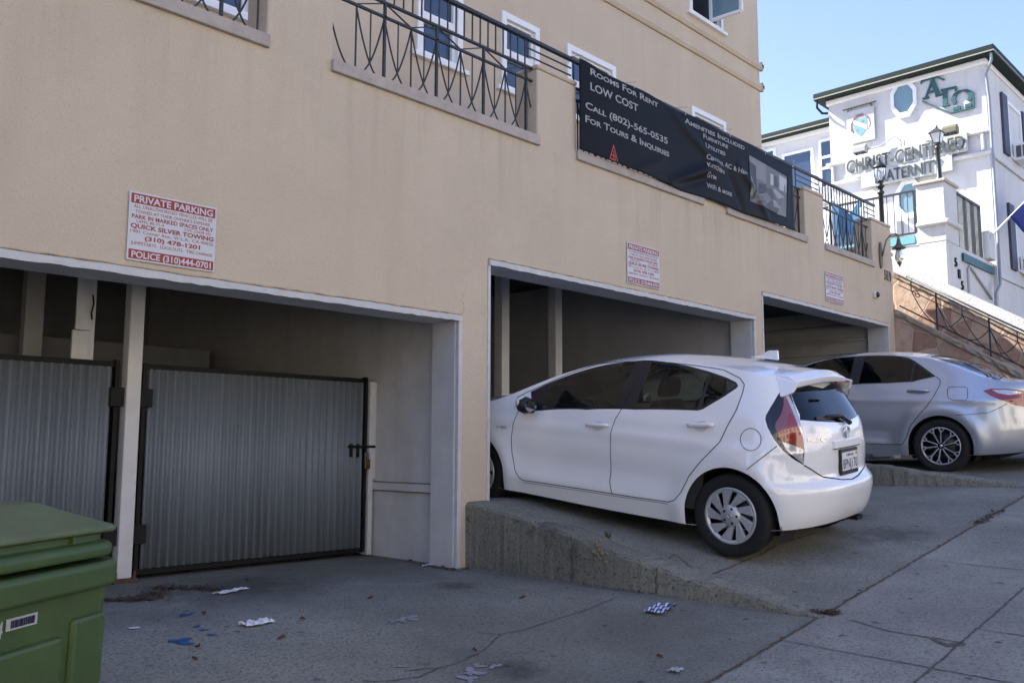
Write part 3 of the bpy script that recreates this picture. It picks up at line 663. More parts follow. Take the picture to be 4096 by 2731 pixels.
patch([(1440,1290),(1475,1230),(1472,1360),(1418,1345)], (.17,.175,.15), 'sofa', .0066)
for x in (BX0+.02, 7.6, 8.6, 9.6, 10.5, BX1-.02):
    MB().tube([(x, BY-.004, ztop(x)-.02), (x+.005, BY-.03, 3.93), (x+.008, D0+.1, 3.975), (x, D0+.1, 3.90)], .004, 5).build('tie', WTRIM, bn)
# ================================================================== wall lamp, camera, numbers of the right-hand pier
lmp = thing('wall_lantern', 'bronze gooseneck wall lantern with clear glass at the right end of the stucco wall', 'lantern', (14.5, D0-.02, 3.2))
BRZ = M('bronze', (.17, .145, .10), .5, .2, 12, metal=.6)
CLG = M('clear_glass', (.9, .9, .9), .03, 0, trans=.95)
lx, lz = 14.36, 3.12
pl = MB(); pts = [(lx+.055*math.cos(t)*(1), D0-.001, lz-.03+.22*math.sin(t)) for t in [i*math.pi/8 for i in range(16)]]; pl.prism(pts, (0, -.03, 0)); pl.build('back_plate', BRZ, lmp, bevel=.008)
ax = lx+.02; ly = D0-.27
MB().tube([(ax, D0-.03, lz-.05), (ax, D0-.07, lz+.1), (ax+.02, D0-.1, lz+.22), (ax+.04, D0-.17, lz+.3), (ax+.06, ly+.02, lz+.3), (ax+.08, ly, lz+.25)], .012, 8).build('arm', BRZ, lmp, smooth=True)
cx_ = ax+.08
MB().lathe([(.016, .24), (.028, .20), (.036, .14), (.08, .09), (.108, .068), (.104, .058), (.05, .06)], (cx_, ly, lz), 20).build('shade', BRZ, lmp, smooth=True)
MB().lathe([(.045, .06), (.05, .02), (.068, -.06), (.066, -.11), (.042, -.155), (.034, -.17)], (cx_, ly, lz), 20).build('glass_globe', CLG, lmp, smooth=True)
MB().lathe([(0, -.15), (.036, -.155), (.036, -.18), (.016, -.21), (.01, -.235), (0, -.24)], (cx_, ly, lz), 14).build('finial', BRZ, lmp, smooth=True)
MB().lathe([(0, .05), (.02, .04), (.02, -.08), (0, -.09)], (cx_, ly, lz), 10).build('bulb', WTRIM, lmp, smooth=True)
pcam = onY((3497, 1180), D0)
cmr = thing('security_camera', 'small white dome security camera on the stucco beside the house number', 'camera', pcam)
MB().lathe([(0, .0), (.055, .0), (.058, .03), (.05, .05)], pcam, 18, 'y').build('camera_housing', VINYL, cmr, smooth=True)
MB().lathe([(.044, .035), (.04, .065), (.024, .082), (0, .088)], pcam, 18, 'y').build('lens_dome', glass_pane('dark_dome', (.006, .006, .008)), cmr, smooth=True)
nb = thing('house_number', 'dark metal house number 519 fixed to the end pier of the tan building', 'number', onY((3552, 1110), D0))
a, b = onY((3537, 1118), D0), onY((3566, 1127), D0); b.z = a.z
for k, ch in enumerate('519'):
    p = a.lerp(b, k/3.0+.02); q_ = a.lerp(b, (k+.78)/3.0)
    lettering(ch, p, q_, .17, (0, 0, 1), (0, -1, 0), off=.001, depth=.014, bold=.01).build('digit', BRZ, nb)
# ================================================================== stone stair at the end of the building
FLAG = bpy.data.materials.new('flagstone'); FLAG.use_nodes = True
t = FLAG.node_tree; b_ = t.nodes['Principled BSDF']; L_ = t.links.new
tc = nd(t, 'ShaderNodeTexCoord'); nz = nd(t, 'ShaderNodeTexNoise'); nz.inputs['Scale'].default_value = 1.2; L_(tc.outputs['Object'], nz.inputs['Vector'])
ad = nd(t, 'ShaderNodeVectorMath', operation='MULTIPLY_ADD'); ad.inputs[1].default_value = (.35, .35, .35); L_(nz.outputs['Color'], ad.inputs[0]); L_(tc.outputs['Object'], ad.inputs[2])
vo = nd(t, 'ShaderNodeTexVoronoi', feature='DISTANCE_TO_EDGE'); vo.inputs['Scale'].default_value = 2.1; vc = nd(t, 'ShaderNodeTexVoronoi'); vc.inputs['Scale'].default_value = 2.1
L_(ad.outputs[0], vo.inputs['Vector']); L_(ad.outputs[0], vc.inputs['Vector'])
sp_ = nd(t, 'ShaderNodeSeparateColor'); L_(vc.outputs['Color'], sp_.inputs[0])
rp = nd(t, 'ShaderNodeValToRGB'); e = rp.color_ramp.elements; e[0].color = (.30, .185, .13, 1); e[1].color = (.52, .42, .33, 1); e.new(.35).color = (.40, .265, .195, 1); e.new(.65).color = (.46, .335, .25, 1); L_(sp_.outputs[0], rp.inputs[0])
n2 = nd(t, 'ShaderNodeTexNoise'); n2.inputs['Scale'].default_value = 9; n2.inputs['Detail'].default_value = 8; L_(tc.outputs['Object'], n2.inputs['Vector'])
mx = nd(t, 'ShaderNodeMix', data_type='RGBA', blend_type='OVERLAY'); mx.inputs['Factor'].default_value = .4; L_(rp.outputs[0], mx.inputs[6]); L_(n2.outputs['Fac'], mx.inputs[7])
mr = nd(t, 'ShaderNodeMapRange'); mr.inputs[1].default_value = .012; mr.inputs[2].default_value = .03; L_(vo.outputs['Distance'], mr.inputs[0])
mx2 = nd(t, 'ShaderNodeMix', data_type='RGBA'); L_(mr.outputs[0], mx2.inputs['Factor']); mx2.inputs[6].default_value = (.45, .36, .27, 1); L_(mx.outputs[2], mx2.inputs[7]); L_(mx2.outputs[2], b_.inputs['Base Color'])
b_.inputs['Roughness'].default_value = .85; bp = nd(t, 'ShaderNodeBump'); bp.inputs['Strength'].default_value = .6; bp.inputs['Distance'].default_value = .02
ma = nd(t, 'ShaderNodeMath', operation='ADD'); L_(mr.outputs[0], ma.inputs[0]); L_(n2.outputs['Fac'], ma.inputs[1]); L_(ma.outputs[0], bp.inputs['Height']); L_(bp.outputs[0], b_.inputs['Normal'])
COPE = M('stone_coping', (.30, .25, .19), .9, .35, 14, .6, 30, bdist=.02)
st = thing('stone_stair', 'flagstone entrance stair climbing from the pavement beside the tan building', 'stair', (15.7, 4.2, .1))
SL = .635
def cz(Y, off=0): return 2.265+off-SL*(5.6-Y)
def slope_wall(x0, x1, off, y0, y1, zb, mat, name):
    m = MB(); m.prism([(x0, y0, zb), (x0, y1, zb), (x0, y1, cz(y1, off)), (x0, y0, max(zb+.02, cz(y0, off)))], (x1-x0, 0, 0)); return m.build(name, mat, st)
slope_wall(14.87, 15.10, -.05, 2.45, 5.85, -.2, FLAG, 'near_wall'); slope_wall(16.3, 16.55, .53, 2.2, 8, -.2, FLAG, 'far_wall')
def coping(x0, x1, off, y0, y1, th=.075):
    m = MB(); N = 40; vs = []
    for i in range(N+1):
        y = lerp(y0, y1, i/N); z = cz(y, off)
        j = lambda: random.uniform(-.014, .014)
        vs += [(x0+j(), y, z-th+j()), (x0+j(), y, z+j()*.5), (x1+j(), y, z+j()*.5), (x1+j(), y, z-th+j())]
    m.add(vs, [(i*4+k, i*4+(k+1) % 4, i*4+4+(k+1) % 4, i*4+4+k) for i in range(N) for k in range(4)]+[(0, 1, 2, 3), (N*4+3, N*4+2, N*4+1, N*4)])
    return m.build('coping', COPE, st)
coping(14.83, 15.14, .025, 2.4, 5.8); coping(16.26, 16.59, .6, 2.2, 6.6)
sp = MB()
for i in range(17): y = 5.55-i*.26; sp.box((15.11, y-.26, -.3), (16.29, y, max(-.2, cz(y, -.45-.02))))
sp.build('stair_steps', COPE, st)
# landing behind and pier of the terrace end
MB().box((14.87, 5.86, -.2), (16.29, 7.3, 1.95)).build('landing', COPE, st)
# stair railing of iron arcs
sr = thing('stair_railing', 'iron stair railing of hanging arcs on the sloping flagstone wall', 'railing', (14.98, 4.2, 1.6))
SX = 14.97
def sp3(y, h): return Vector((SX, y, cz(y, .04)+h))
Y0, Y1 = 5.50, 2.5
MB().bar(sp3(Y0, .60), sp3(Y1, .60), .03, .018).build('handrail', IRON, sr)
MB().bar(sp3(Y0, .44), sp3(Y1, .44), .014).build('cross_rail', IRON, sr); MB().bar(sp3(Y0, .09), sp3(Y1, .09), .022).build('cross_rail', IRON, sr)
pt = .38; k = 0; y = Y0-.2
while y > Y1:
    hb = .0 if k % 2 else .44
    MB().bar(sp3(y, .0 if k % 2 == 1 else .44), sp3(y, .60), .024 if k % 2 else .015, None, (1, 0, 0)).build('baluster', IRON, sr)
    pts = []
    for i in range(21):
        u = -1+2*i/20; yy = y-pt+u*pt
        if Y1 <= yy <= Y0: pts.append(sp3(yy, .09+.35*abs(u)**2.2)+Vector((.006, 0, 0)))
    if len(pts) > 3: MB().tube(pts, .008, 6).build('arc_rod', IRON, sr, smooth=True)
    if k % 2: MB().bar(sp3(y, .44), sp3(y-.16, .09), .010).build('brace', IRON, sr)
    y -= pt; k += 1
MB().tube([sp3(Y0-.28+.07*math.cos(a)*(1-a/9), .42+.07*math.sin(a)*(1-a/9)) for a in [i*.5 for i in range(15)]], .008, 6).build('scroll', IRON, sr, smooth=True)
# wall-mounted handrail on the far wall
hr = thing('wall_handrail', 'thin iron handrail with a scroll end on the white sloping wall', 'handrail', (17.6, 5, 2.9))
HX = 17.72
pa, pb_, pc = onX((3627, 1104), HX), onX((3953, 1259), HX), onX((4110, 1331), HX)
MB().tube([pa, pb_, pc, pc+(pc-pb_)*1.5], .018, 8).build('rail', IRON, hr, smooth=True)
MB().tube([pa+Vector((0, .05-.06*math.cos(a)*(1-a/12)+.0, -.06+.07*math.sin(a+1.57)*(1-a/12))) for a in [i*.5 for i in range(13)]], .012, 6).build('scroll', IRON, hr, smooth=True)
for p in (onX((3645, 1118), HX), onX((3953, 1260), HX)): MB().tube([p, p+Vector((0, 0, -.12)), p+Vector((.28, 0, -.16))], .012, 6).build('bracket', IRON, hr)
# black post standing past the end of the wall
pp = thing('drain_pipe', 'black pipe running down behind the end of the tan building', 'pipe', (14.95, 5.75, 1.9))
MB().tube([(14.915, 5.70, 1.8), (14.915, 5.70, 3.45)], .05, 12).build('pipe', IRON, pp, smooth=True); MB().box((14.86, 5.62, 2.3), (14.99, 5.80, 2.36)).build('pipe_clamp', IRON, pp)
# ================================================================== lantern posts on the terraces
def lantern_post(label, base, h, kind):
    t = thing('lamp_post', label, 'lamp post', base, 'black lantern posts')
    x, y, z = base
    MB().lathe([(0, 0), (.12, 0), (.12, .1), (.06, .18), (.052, h*.5), (.045, h-.12), (.07, h-.1), (.07, h-.06), (.04, h-.03), (.055, h)], base, 14).build('pole', IRON, t, smooth=True)
    zt = z+h
    if kind:                                             # four panes under a pyramid roof
        P = lambda r, zz: [(x+r*sx, y+r*sy, zz) for sx, sy in ((-1, -1), (1, -1), (1, 1), (-1, 1))]
        a, b = P(.075, zt+.05), P(.125, zt+.29)
        for i in range(4):
            k = (i+1) % 4; MB().poly([a[i], a[k], b[k], b[i]]).build('lantern_pane', M('milk_glass', (.75, .75, .74), .25, 0) if not bpy.data.materials.get('milk_glass') else bpy.data.materials['milk_glass'], t, solid=.006)
            MB().bar(a[i], b[i], .018).build('lantern_bar', IRON, t)
        c, d = P(.17, zt+.29), P(.04, zt+.42)
        m = MB(); m.add(c+d, [(3, 2, 1, 0), (4, 5, 6, 7), (0, 1, 5, 4), (1, 2, 6, 5), (2, 3, 7, 6), (3, 0, 4, 7)]); m.build('lantern_roof', IRON, t)
        MB().lathe([(0, 0), (.08, .0), (.08, .04), (0, .05)], (x, y, zt), 12).build('lantern_base', IRON, t)
        MB().lathe([(.03, .0), (.04, .03), (.012, .05), (.02, .07), (0, .1)], (x, y, zt+.42), 10).build('finial', IRON, t, smooth=True)
    else:
        k_ = .62
        MB().lathe([(.05*k_, 0), (.13*k_, .04), (.13*k_, .07), (.06*k_, .09), (.1*k_, .13), (.12*k_, .16)], (x, y, zt), 16).build('lantern_base', IRON, t, smooth=True)
        MB().lathe([(.09*k_, .16), (.15*k_, .27), (.17*k_, .36), (.15*k_, .45)], (x, y, zt), 16).build('glass_globe', CLG, t, smooth=True)
        for i in range(6):
            a = i*math.pi/3; MB().tube([(x+r*math.cos(a), y+r*math.sin(a), zt+q) for r, q in ((.062, .15), (.1, .26), (.11, .36), (.096, .46))], .008, 5).build('lantern_bar', IRON, t)
        MB().lathe([(.135, .45), (.125, .47), (.08, .53), (.03, .57), (.02, .6), (.03, .63), (.012, .66), (0, .74)], (x, y, zt), 16).build('lantern_roof', IRON, t, smooth=True)
        MB().lathe([(0, .16), (.025, .18), (.025, .36), (0, .38)], (x, y, zt), 8).build('bulb', VINYL, t)
    return t
# ================================================================== WHITE FRATERNITY HOUSE up the hill
HB = thing('white_house', 'white stucco house with dark green eaves up the hill behind the stair', 'house', (28, 9, 1.5))
WX, WY0, WY1, WZ = 26.0, 6.95, 11.41, 10.68
OCT = [(7.93, 9.47, .41, .56), (7.93, 5.85, .42, .62)]
m = MB(); m.box((WX, WY0, .5), (WX+14, WY1, WZ)); m.build('wall', WHITE, HB)
m = MB(); m.box((28.3, WY1+.001, .5), (40, 19, onX((3313, 497), 28.0).z)); m.build('wall', WHITE2, HB)
# cornice mould and band panel between the storeys
MB().box((WX-.08, WY0-.06, WZ-.16), (WX+14, WY1+.06, WZ-.001)).build('cornice', VINYL, HB, bevel=.03)
for z, h in ((8.62, .11), (8.0, .1)):
    MB().box((WX-.12, WY0-.1, z-h/2), (WX+.2, WY1+.12, z+h/2)).build('band_moulding', WHITE, HB, bevel=.03)
MB().box((WX-.1, WY0+.1, 8.06), (WX-.002, WY0+.18, 8.56)).build('band_moulding', WHITE, HB, bevel=.02); MB().box((WX-.1, WY1-.12, 8.06), (WX-.002, WY1-.04, 8.56)).build('band_moulding', WHITE, HB, bevel=.02)
MB().box((WX+.21, WY0-.07, 7.9), (WX+14, WY0-.001, 8.05)).build('band_moulding', WHITE, HB, bevel=.02)
MB().box((WX+.21, WY0-.05, 4.55), (WX+14, WY0-.001, 4.68)).build('band_moulding', WHITE, HB, bevel=.02)
# roof with overhanging eaves, gutter lip
def eave(x0, x1, y0, y1, z, ov, name='roof', sides=(1, 1, 1)):
    m = MB(); a = (x0-ov, y0-ov*sides[0], z); b = (x1, y1+ov*sides[1], z)
    m.box(a, (b[0], b[1], z+.03)); m.build('soffit', GREEN, HB)
    m = MB(); m.box((a[0], a[1], z+.031), (b[0], b[1], z+.06)); m.box((a[0]-.02, a[1]-.02*sides[0], z+.061), (b[0], b[1]+.02, z+.22)); r_ = m.build('roof', GREEN, HB, bevel=.015)
    MB().box((a[0]-.03, a[1]-.03*sides[0], z+.03), (b[0], b[1]+.03, z+.062)).build('gutter_lip', M('gutter_lip', (.3, .29, .25), .6, .1), r_)
    m = MB(); cx0, cy0, cx1, cy1 = a[0], a[1], b[0], b[1]; rz = z+1.2
    m.add([(cx0, cy0, z+.22), (cx1, cy0, z+.22), (cx1, cy1, z+.22), (cx0, cy1, z+.22), (cx0+3, (cy0+cy1)/2, rz), (cx1, (cy0+cy1)/2, rz)], [(0, 1, 5, 4), (3, 0, 4), (2, 3, 4, 5), (1, 2, 5)]); m.build('roof_slope', GREEN, HB)
eave(WX, WX+14, WY0, WY1, WZ, .32); WT = onX((3313, 497), 28.0).z; eave(28.3, 40, WY1+.4, 19, WT, .32, sides=(0, 1, 1))
# downpipes
for pts in ([(WX-.27, WY0-.25, WZ+.05), (WX-.26, WY0-.25, WZ-.2), (WX-.12, WY0-.06, WZ-.5), (WX-.09, WY0-.09, WZ-1.2), (WX-.09, WY0-.09, 4.9), (WX-.25, WY0-.12, 4.3), (WX-.7, WY0-.12, 4.0), (WX-.75, WY0-.12, 3.6), (WX-.75, WY0-.12, 1.2)],
            [(WX-.27, WY1+.25, WZ+.05), (WX-.27, WY1+.25, WZ-.22), (WX-.12, WY1+.16, WZ-.38), (WX+.05, WY1+.06, WZ-.36)]):
    MB().tube(pts, .038, 8).build('downpipe', M('pipe_grey', (.24, .27, .32), .6, .05) if pts[0][1] < 9 else GREEN, HB, smooth=True)
# octagonal windows on the side wall
def octa(y, z, ry, rz, x=WX):
    def ring(k, ax): return [(ax, y+k*ry*math.cos(R(22.5+45*i)), z+k*rz*math.sin(R(22.5+45*i))) for i in range(8)]
    m = MB(); a, b, c, d = ring(1.0, x-.07), ring(.74, x-.07), ring(1.0, x+.02), ring(.74, x+.02); n = 8
    m.add(a+b+c+d, [(i, (i+1) % 8, 8+(i+1) % 8, 8+i) for i in range(8)]+[(16+i, 16+(i+1) % 8, (i+1) % 8, i) for i in range(8)]+[(8+i, 8+(i+1) % 8, 24+(i+1) % 8, 24+i) for i in range(8)])
    w = m.build('octagonal_window', VINYL, HB); MB().poly(ring(.75, x-.03)).build('pane', PANE_F, w)
p_ = onX((3616, 396), WX); octa(p_.y, p_.z, .40, .62); p_ = onX((3639, 795), WX); octa(p_.y, p_.z, .42, .62)
# windows with shutters on the street front (faces -y)
for x0 in (27.9, 33.0):
    for z0, z1 in ((8.35, 10.0), (5.0, 6.75), (1.8, 3.4)):
        if z0 < 2 and x0 < 30: continue
        sash(HB, x0, x0+1.35, z0, z1, y=WY0-.01, fr=.07, pane=PANE, sill=False)
        for xs in (x0-.62, x0+1.46):
            mm = MB().box((xs, WY0-.075, z0-.05), (xs+.5, WY0-.002, z1+.1)); mm.build('shutter', SHUT, HB, bevel=.012)
MB().box((WX+3.4, WY0-.02, 1.2), (WX+5, WY0-.001, 3.1)).build('dark_doorway', BLACK, HB)
# recessed wing: tall window band (faces -x)
def win_x(x, y0, y1, z0, z1, mats=PANE_B, split=None, inset=.05):
    m = MB(); f = .09
    for a in ((y0, y0+f, z0, z1), (y1-f, y1, z0, z1), (y0+f, y1-f, z0, z0+f), (y0+f, y1-f, z1-f, z1)): m.box((x-.06, a[0], a[2]), (x+.02, a[1], a[3]))
    if split:
        for s in split: m.box((x-.05, y0+f, s-.04), (x+.02, y1-f, s+.04))
    w = m.build('window', VINYL, HB); MB().box((x-.02, y0+f, z0+f), (x-.01, y1-f, z1-f)).build('pane', mats, w)
WGX = 28.3
def win_px(x0, x1, ytop, zlow, split=None):
    A_, B_ = onX((x1, ytop), WGX), onX((x0, ytop), WGX); win_x(WGX, A_.y, B_.y, zlow, A_.z, split=split)
win_px(3128, 3254, 590, 6.2); zz1 = onX((3300, 547), WGX).z; win_px(3274, 3338, 548, zz1-2.3, split=(zz1-.72, zz1-1.1)); win_px(3045, 3104, 592, 7.6)
MB().box((28.18, onX((3325, 700), WGX).y, zz1-2.32), (28.29, onX((3282, 700), WGX).y, zz1-1.75)).build('window_vent', M('vent_grey', (.28, .29, .30), .7), HB)
MB().box((28.2, WY1+.02, WT-.16), (28.29, 19, WT-.01)).build('frieze', VINYL, HB)
# ground-floor glazed doors with a gable shadow frame
win_x(WX-.02, onX((3470, 830), WX).y, onX((3310, 830), WX).y, 5.0, 6.55)
DK = M('grey_trim', (.2, .21, .23), .6)
for px in (3475, 3600):
    y = onX((px, 850), WX).y; MB().box((WX-.1, y-.08, 4.9), (WX-.001, y+.08, 6.5)).build('door_post', DK, HB)
MB().prism([(WX-.5, onX((3472, 775), WX).y, 6.62), (WX-.5, onX((3600, 835), WX).y, 6.05), (WX-.5, onX((3600, 842), WX).y, 5.92), (WX-.5, onX((3472, 830), WX).y, 6.2)], (.49, 0, 0)).build('porch_roof', M('porch_grey', (.22, .24, .25), .8), HB)
# ------------------------------------------------------------------ things on its side wall
def on_w(px, off=0): p = onX(px, WX-off); return p
def lett_x(s, a, b, h, off, depth, bold=0): return lettering(s, a, b, h, (0, 0, 1), (-1, 0, 0), off=off, depth=depth, bold=bold)
LET = M('lettering_green_grey', (.052, .068, .063), .5, .1, 6); BOARD = M('sign_board', (.46, .48, .48), .6, .08, 3)
sg = thing('lettered_sign', 'pale sign board with raised dark letters on the white house wall', 'sign', on_w((3630, 620)))
BDX = .16
a, b = onX((3390, 648), WX), onX((3876, 539), WX); MB().box((WX-BDX, b.y, 8.13), (WX-.122, a.y, 8.68)).build('upper_board', BOARD, sg, bevel=.01)
a2, b2 = onX((3452, 677), WX), onX((3815, 600), WX); MB().box((WX-BDX-.02, b2.y, 7.66), (WX-BDX+.03, a2.y, 8.125)).build('lower_board', BOARD, sg, bevel=.01)
def xtext(s, ya, yb, z, h, part):
    lett_x(s, (WX-BDX, ya, z), (WX-BDX, yb, z), h, .021, .032, .004).build(part, LET, sg)
xtext('CHRIST-CENTERED', a.y-.05, b.y+.06, 8.2, .40, 'upper_lettering'); xtext('FRATERNITY', a2.y-.42, b2.y+.3, 7.72, .36, 'lower_lettering')
cr = thing('crest_plaque', 'white plaque with a painted blue crest and gold wreath hanging under the eave', 'plaque', on_w((3440, 500)))
c0, c1 = onX((3398, 460), WX), onX((3497, 560), WX); yc, zc = (c0.y+c1.y)/2, onX((3447, 505), WX).z; PX = WX-.09
MB().box((PX, yc-.42, zc-.52), (PX+.05, yc+.42, zc+.52)).build('plaque_board', M('plaque_white', (.5, .5, .5), .6, .06, 6), cr, bevel=.01)
MB().tube([(PX, yc-.50, zc+.62), (PX, yc+.52, zc+.60)], .022, 6).build('hanging_bar', BRZ, cr)
for dy in (-.36, .36): MB().bar((PX, yc+dy, zc+.6), (PX, yc+dy, zc+.5), .03).build('hook', BRZ, cr)
for dy in (-.3, .3): MB().bar((PX+.03, yc+dy, zc+.61), (WX, yc+dy, zc+.61), .03).build('bracket', BRZ, cr)
def disc(pts, mat, nm, off): MB().poly([(PX-off, yc+y, zc+z) for y, z in pts]).build(nm, mat, cr, solid=.002)
GOLD = M('wreath_gold', (.19, .085, .045), .6, .3, 30); SKY = M('crest_blue', (.16, .33, .43), .5, .05, 8)
for s in (1, -1):
    for k in range(11):
        a_ = R(-35+k*13); yy, z2 = s*.26*math.cos(a_), .3*math.sin(a_)+.0; d = random.uniform(.035, .06)
        disc([(yy-d*.5, z2-d*.7), (yy+s*d, z2-d*.3), (yy+s*d*.6, z2+d), (yy-d*.4, z2+d*.5)], GOLD, 'wreath_leaf', .004+k*.0004)
disc([(-.2, .22), (.2, .22), (.2, -.08), (.12, -.24), (0, -.34), (-.12, -.24), (-.2, -.08)], SKY, 'shield', .003)
disc([(.2, .2), (.2, .1), (-.17, -.16), (-.2, -.08), (-.2, -.04)], VINYL, 'shield_band', .0055)
disc([(-.1, .36), (.1, .36), (.12, .26), (-.12, .26)], M('helmet_grey', (.25, .25, .27), .6), 'helmet', .0055)
disc([(-.09, .15), (-.07, .15), (-.07, .0), (-.09, .0)], GOLD, 'cross_upright', .0058); disc([(-.13, .12), (-.03, .12), (-.03, .10), (-.13, .10)], GOLD, 'cross_bar', .0062)
disc([(.09+.03*math.cos(i*.628)*(1 if i % 2 else .45), -.14+.04*math.sin(i*.628)*(1 if i % 2 else .45)) for i in range(10)], GOLD, 'star', .0058)
disc([(-.3, -.30), (-.2, -.36), (0, -.43), (.2, -.36), (.3, -.30), (.32, -.36), (.2, -.44), (0, -.5), (-.2, -.44), (-.32, -.36)], M('ribbon_white', (.62, .62, .62), .6), 'ribbon', .004)
# Greek letters in a broken hexagon frame
gk = thing('letter_emblem', 'large green Greek letters in an angular green frame, right of the octagonal window', 'emblem', on_w((3795, 340)))
def Wp(zx, zy): p = onX((3700+zx*.1913, 200+zy*.1913), WX); return Vector((WX-.01, p.y, p.z))
def gstroke(parts, name, w=.05, th=.05):
    m = MB()
    for pa_, pb2, ww in parts:
        A, B = Wp(*pa_), Wp(*pb2); d = (B-A).normalized(); n = Vector((0, -d.z, d.y))*ww/2
        m.prism([A-n, B-n, B+n, A+n], (-th+random.uniform(-.004, .004), 0, 0))
    m.build(name, TEAL, gk)
gstroke([((160, 640), (290, 965), .12), ((150, 660), (25, 1010), .045), ((75, 900), (230, 860), .05), ((-40, 1035), (95, 1000), .045), ((225, 975), (375, 935), .045)], 'letter_alpha')
gstroke([((430, 845), (430, 1180), .115), ((345, 855), (655, 785), .055), ((655, 780), (650, 865), .05), ((365, 1195), (525, 1155), .045)], 'letter_gamma')
om = []; 
arc = [Wp(785+178*math.cos(R(a))*1.0, 1010-.25*178*math.cos(R(a))*.8-150*math.sin(R(a))) for a in range(-40, 221, 13)]
m = MB(); wd = [.035+.075*abs(math.cos(R(a))) for a in range(-40, 221, 13)]; vs = []
for i, p in enumerate(arc):
    q0, q1 = arc[max(0, i-1)], arc[min(len(arc)-1, i+1)]; d = (q1-q0).normalized(); n = Vector((0, -d.z, d.y))*wd[i]/2
    for x in (0, -.05): vs += [p-n+Vector((x, 0, 0)), p+n+Vector((x, 0, 0))]
m.add(vs, [f for i in range(len(arc)-1) for k in [i*4] for f in ((k+2, k+6, k+7, k+3), (k, k+1, k+5, k+4), (k, k+4, k+6, k+2), (k+1, k+3, k+7, k+5))])
for A, B in (((605, 1245), (750, 1215)), ((850, 1190), (985, 1150))):
    A, B = Wp(*A), Wp(*B); m.prism([A+Vector((0, 0, -.06)), B+Vector((0, 0, -.06)), B+Vector((0, 0, .05)), A+Vector((0, 0, .05))], (-.048, 0, 0))
m.build('letter_omega', TEAL, gk)
gstroke([((-65, 665), (265, 575), .04), ((265, 575), (410, 635), .04), ((-65, 665), (-70, 720), .035)], 'emblem_frame'); gstroke([((870, 840), (1015, 900), .04), ((1015, 900), (1030, 1215), .045), ((1030, 1215), (550, 1330), .04), ((550, 1330), (-40, 1085), .03)], 'emblem_frame')
# floodlights on conduits
for (px, label, gr) in (((3440, 598), 'boxy grey floodlight at the left end of the lettered sign', 0), ((3800, 520), 'boxy olive floodlight above the right end of the lettered sign', 1)):
    p = on_w(px, .45); fl = thing('floodlight', label, 'floodlight', p, 'floodlights over the lettered sign')
    c = M('floodlight_grey', (.33, .34, .32), .5) if not gr else M('floodlight_olive', (.13, .12, .075), .55)
    m = MB(); m.prism([(p.x-.1, p.y-.2, p.z-.1), (p.x+.14, p.y-.2, p.z-.12), (p.x+.14, p.y-.2, p.z+.06), (p.x+.02, p.y-.2, p.z+.15), (p.x-.1, p.y-.2, p.z+.06)], (0, .4, 0)); m.build('lamp_housing', c, fl, bevel=.02)
    MB().poly([(p.x-.08, p.y-.16, p.z-.108), (p.x+.12, p.y-.16, p.z-.125), (p.x+.12, p.y+.16, p.z-.125), (p.x-.08, p.y+.16, p.z-.108)]).build('lamp_glass', PANE, fl)
    q = onX((3605 if not gr else 3618, 590), WX-.1)
    MB().tube([p+Vector((.1, -.2 if not gr else .2, 0)), p+Vector((.2, -.5 if not gr else .6, .02)), (WX-.2, q.y+.12*(1 if not gr else -1), q.z+.35), (WX-.1, q.y, q.z+.2), (WX-.1, q.y, q.z-.1)], .02, 6).build('conduit', BOARD, fl, smooth=True)
# ------------------------------------------------------------------ white terrace block, its railings and lamp posts
TX = 22.4
TB = thing('terrace_block', 'white stucco terrace block with a moulded band, numbered 515', 'terrace', (24, 9, 1))
MB().box((TX, 7.04, -.2), (WX-.002, 19, 4.95)).build('terrace_wall', WHITE, TB, bevel=.03)
MB().box((TX, 7.04, 4.951), (TX+.9, 7.70, 6.42)).build('corner_pier', WHITE, TB, bevel=.02)
MB().box((TX-.05, 6.99, 6.421), (TX+.95, 7.76, 6.50)).build('pier_cap', M('cap_stone', (.45, .41, .34), .9), TB, bevel=.02)
MB().box((TX-.10, 6.94, 5.36), (TX+.96, 7.72, 5.48)).build('band_moulding', WHITE, TB, bevel=.04)
MB().box((TX-.03, 7.78, 5.0), (TX+.12, 14, 5.2)).build('aqua_trim', AQUA, TB)
MB().box((TX+1.0, 6.98, 4.6), (WX-.1, 7.03, 4.8)).build('teal_trim', TEAL, TB)
MB().box((WX-.7, 6.9, 4.951), (WX-.2, 7.3, 5.7)).build('end_pier', WHITE, TB, bevel=.02)
def bars(label, A, B, h, n, posts=()):
    t = thing('bar_railing', label, 'railing', A, 'plain bar railings of the white terrace'); A, B = Vector(A), Vector(B); U = Vector((0, 0, h))
    MB().bar(A+U, B+U, .07, .05).build('handrail', IRON, t); MB().bar(A+Vector((0, 0, .06)), B+Vector((0, 0, .06)), .045).build('bottom_rail', IRON, t)
    for i in range(n+1):
        p = A.lerp(B, i/n); w = .06 if i in posts else .016
        MB().bar(p+Vector((0, 0, .06)), p+U, w, None, (1, 0, 0)).build('post' if i in posts else 'bar', IRON, t)
    return t
bars('black bar railing on the side of the white terrace, above the aqua trim', (TX+.1, 7.78, 5.22), (TX+.1, 13.2, 5.22), 1.12, 32, (0, 8, 16, 24))
bars('black bar railing on the street side of the white terrace, above the teal trim', (TX+.98, 7.1, 4.86), (WX-.75, 7.1, 4.86), 1.5, 22, (0, 8, 15, 22))
lantern_post('black lantern post with round glass lamp behind the terrace railing', (18.0, 6.88, 2.0), 3.25, 0)
pl2 = onX((3758, 730), TX+.5); lantern_post('black lantern post with four-sided white lamp on the white corner pier', (TX+.5, pl2.y, 6.50), 1.02, 1)
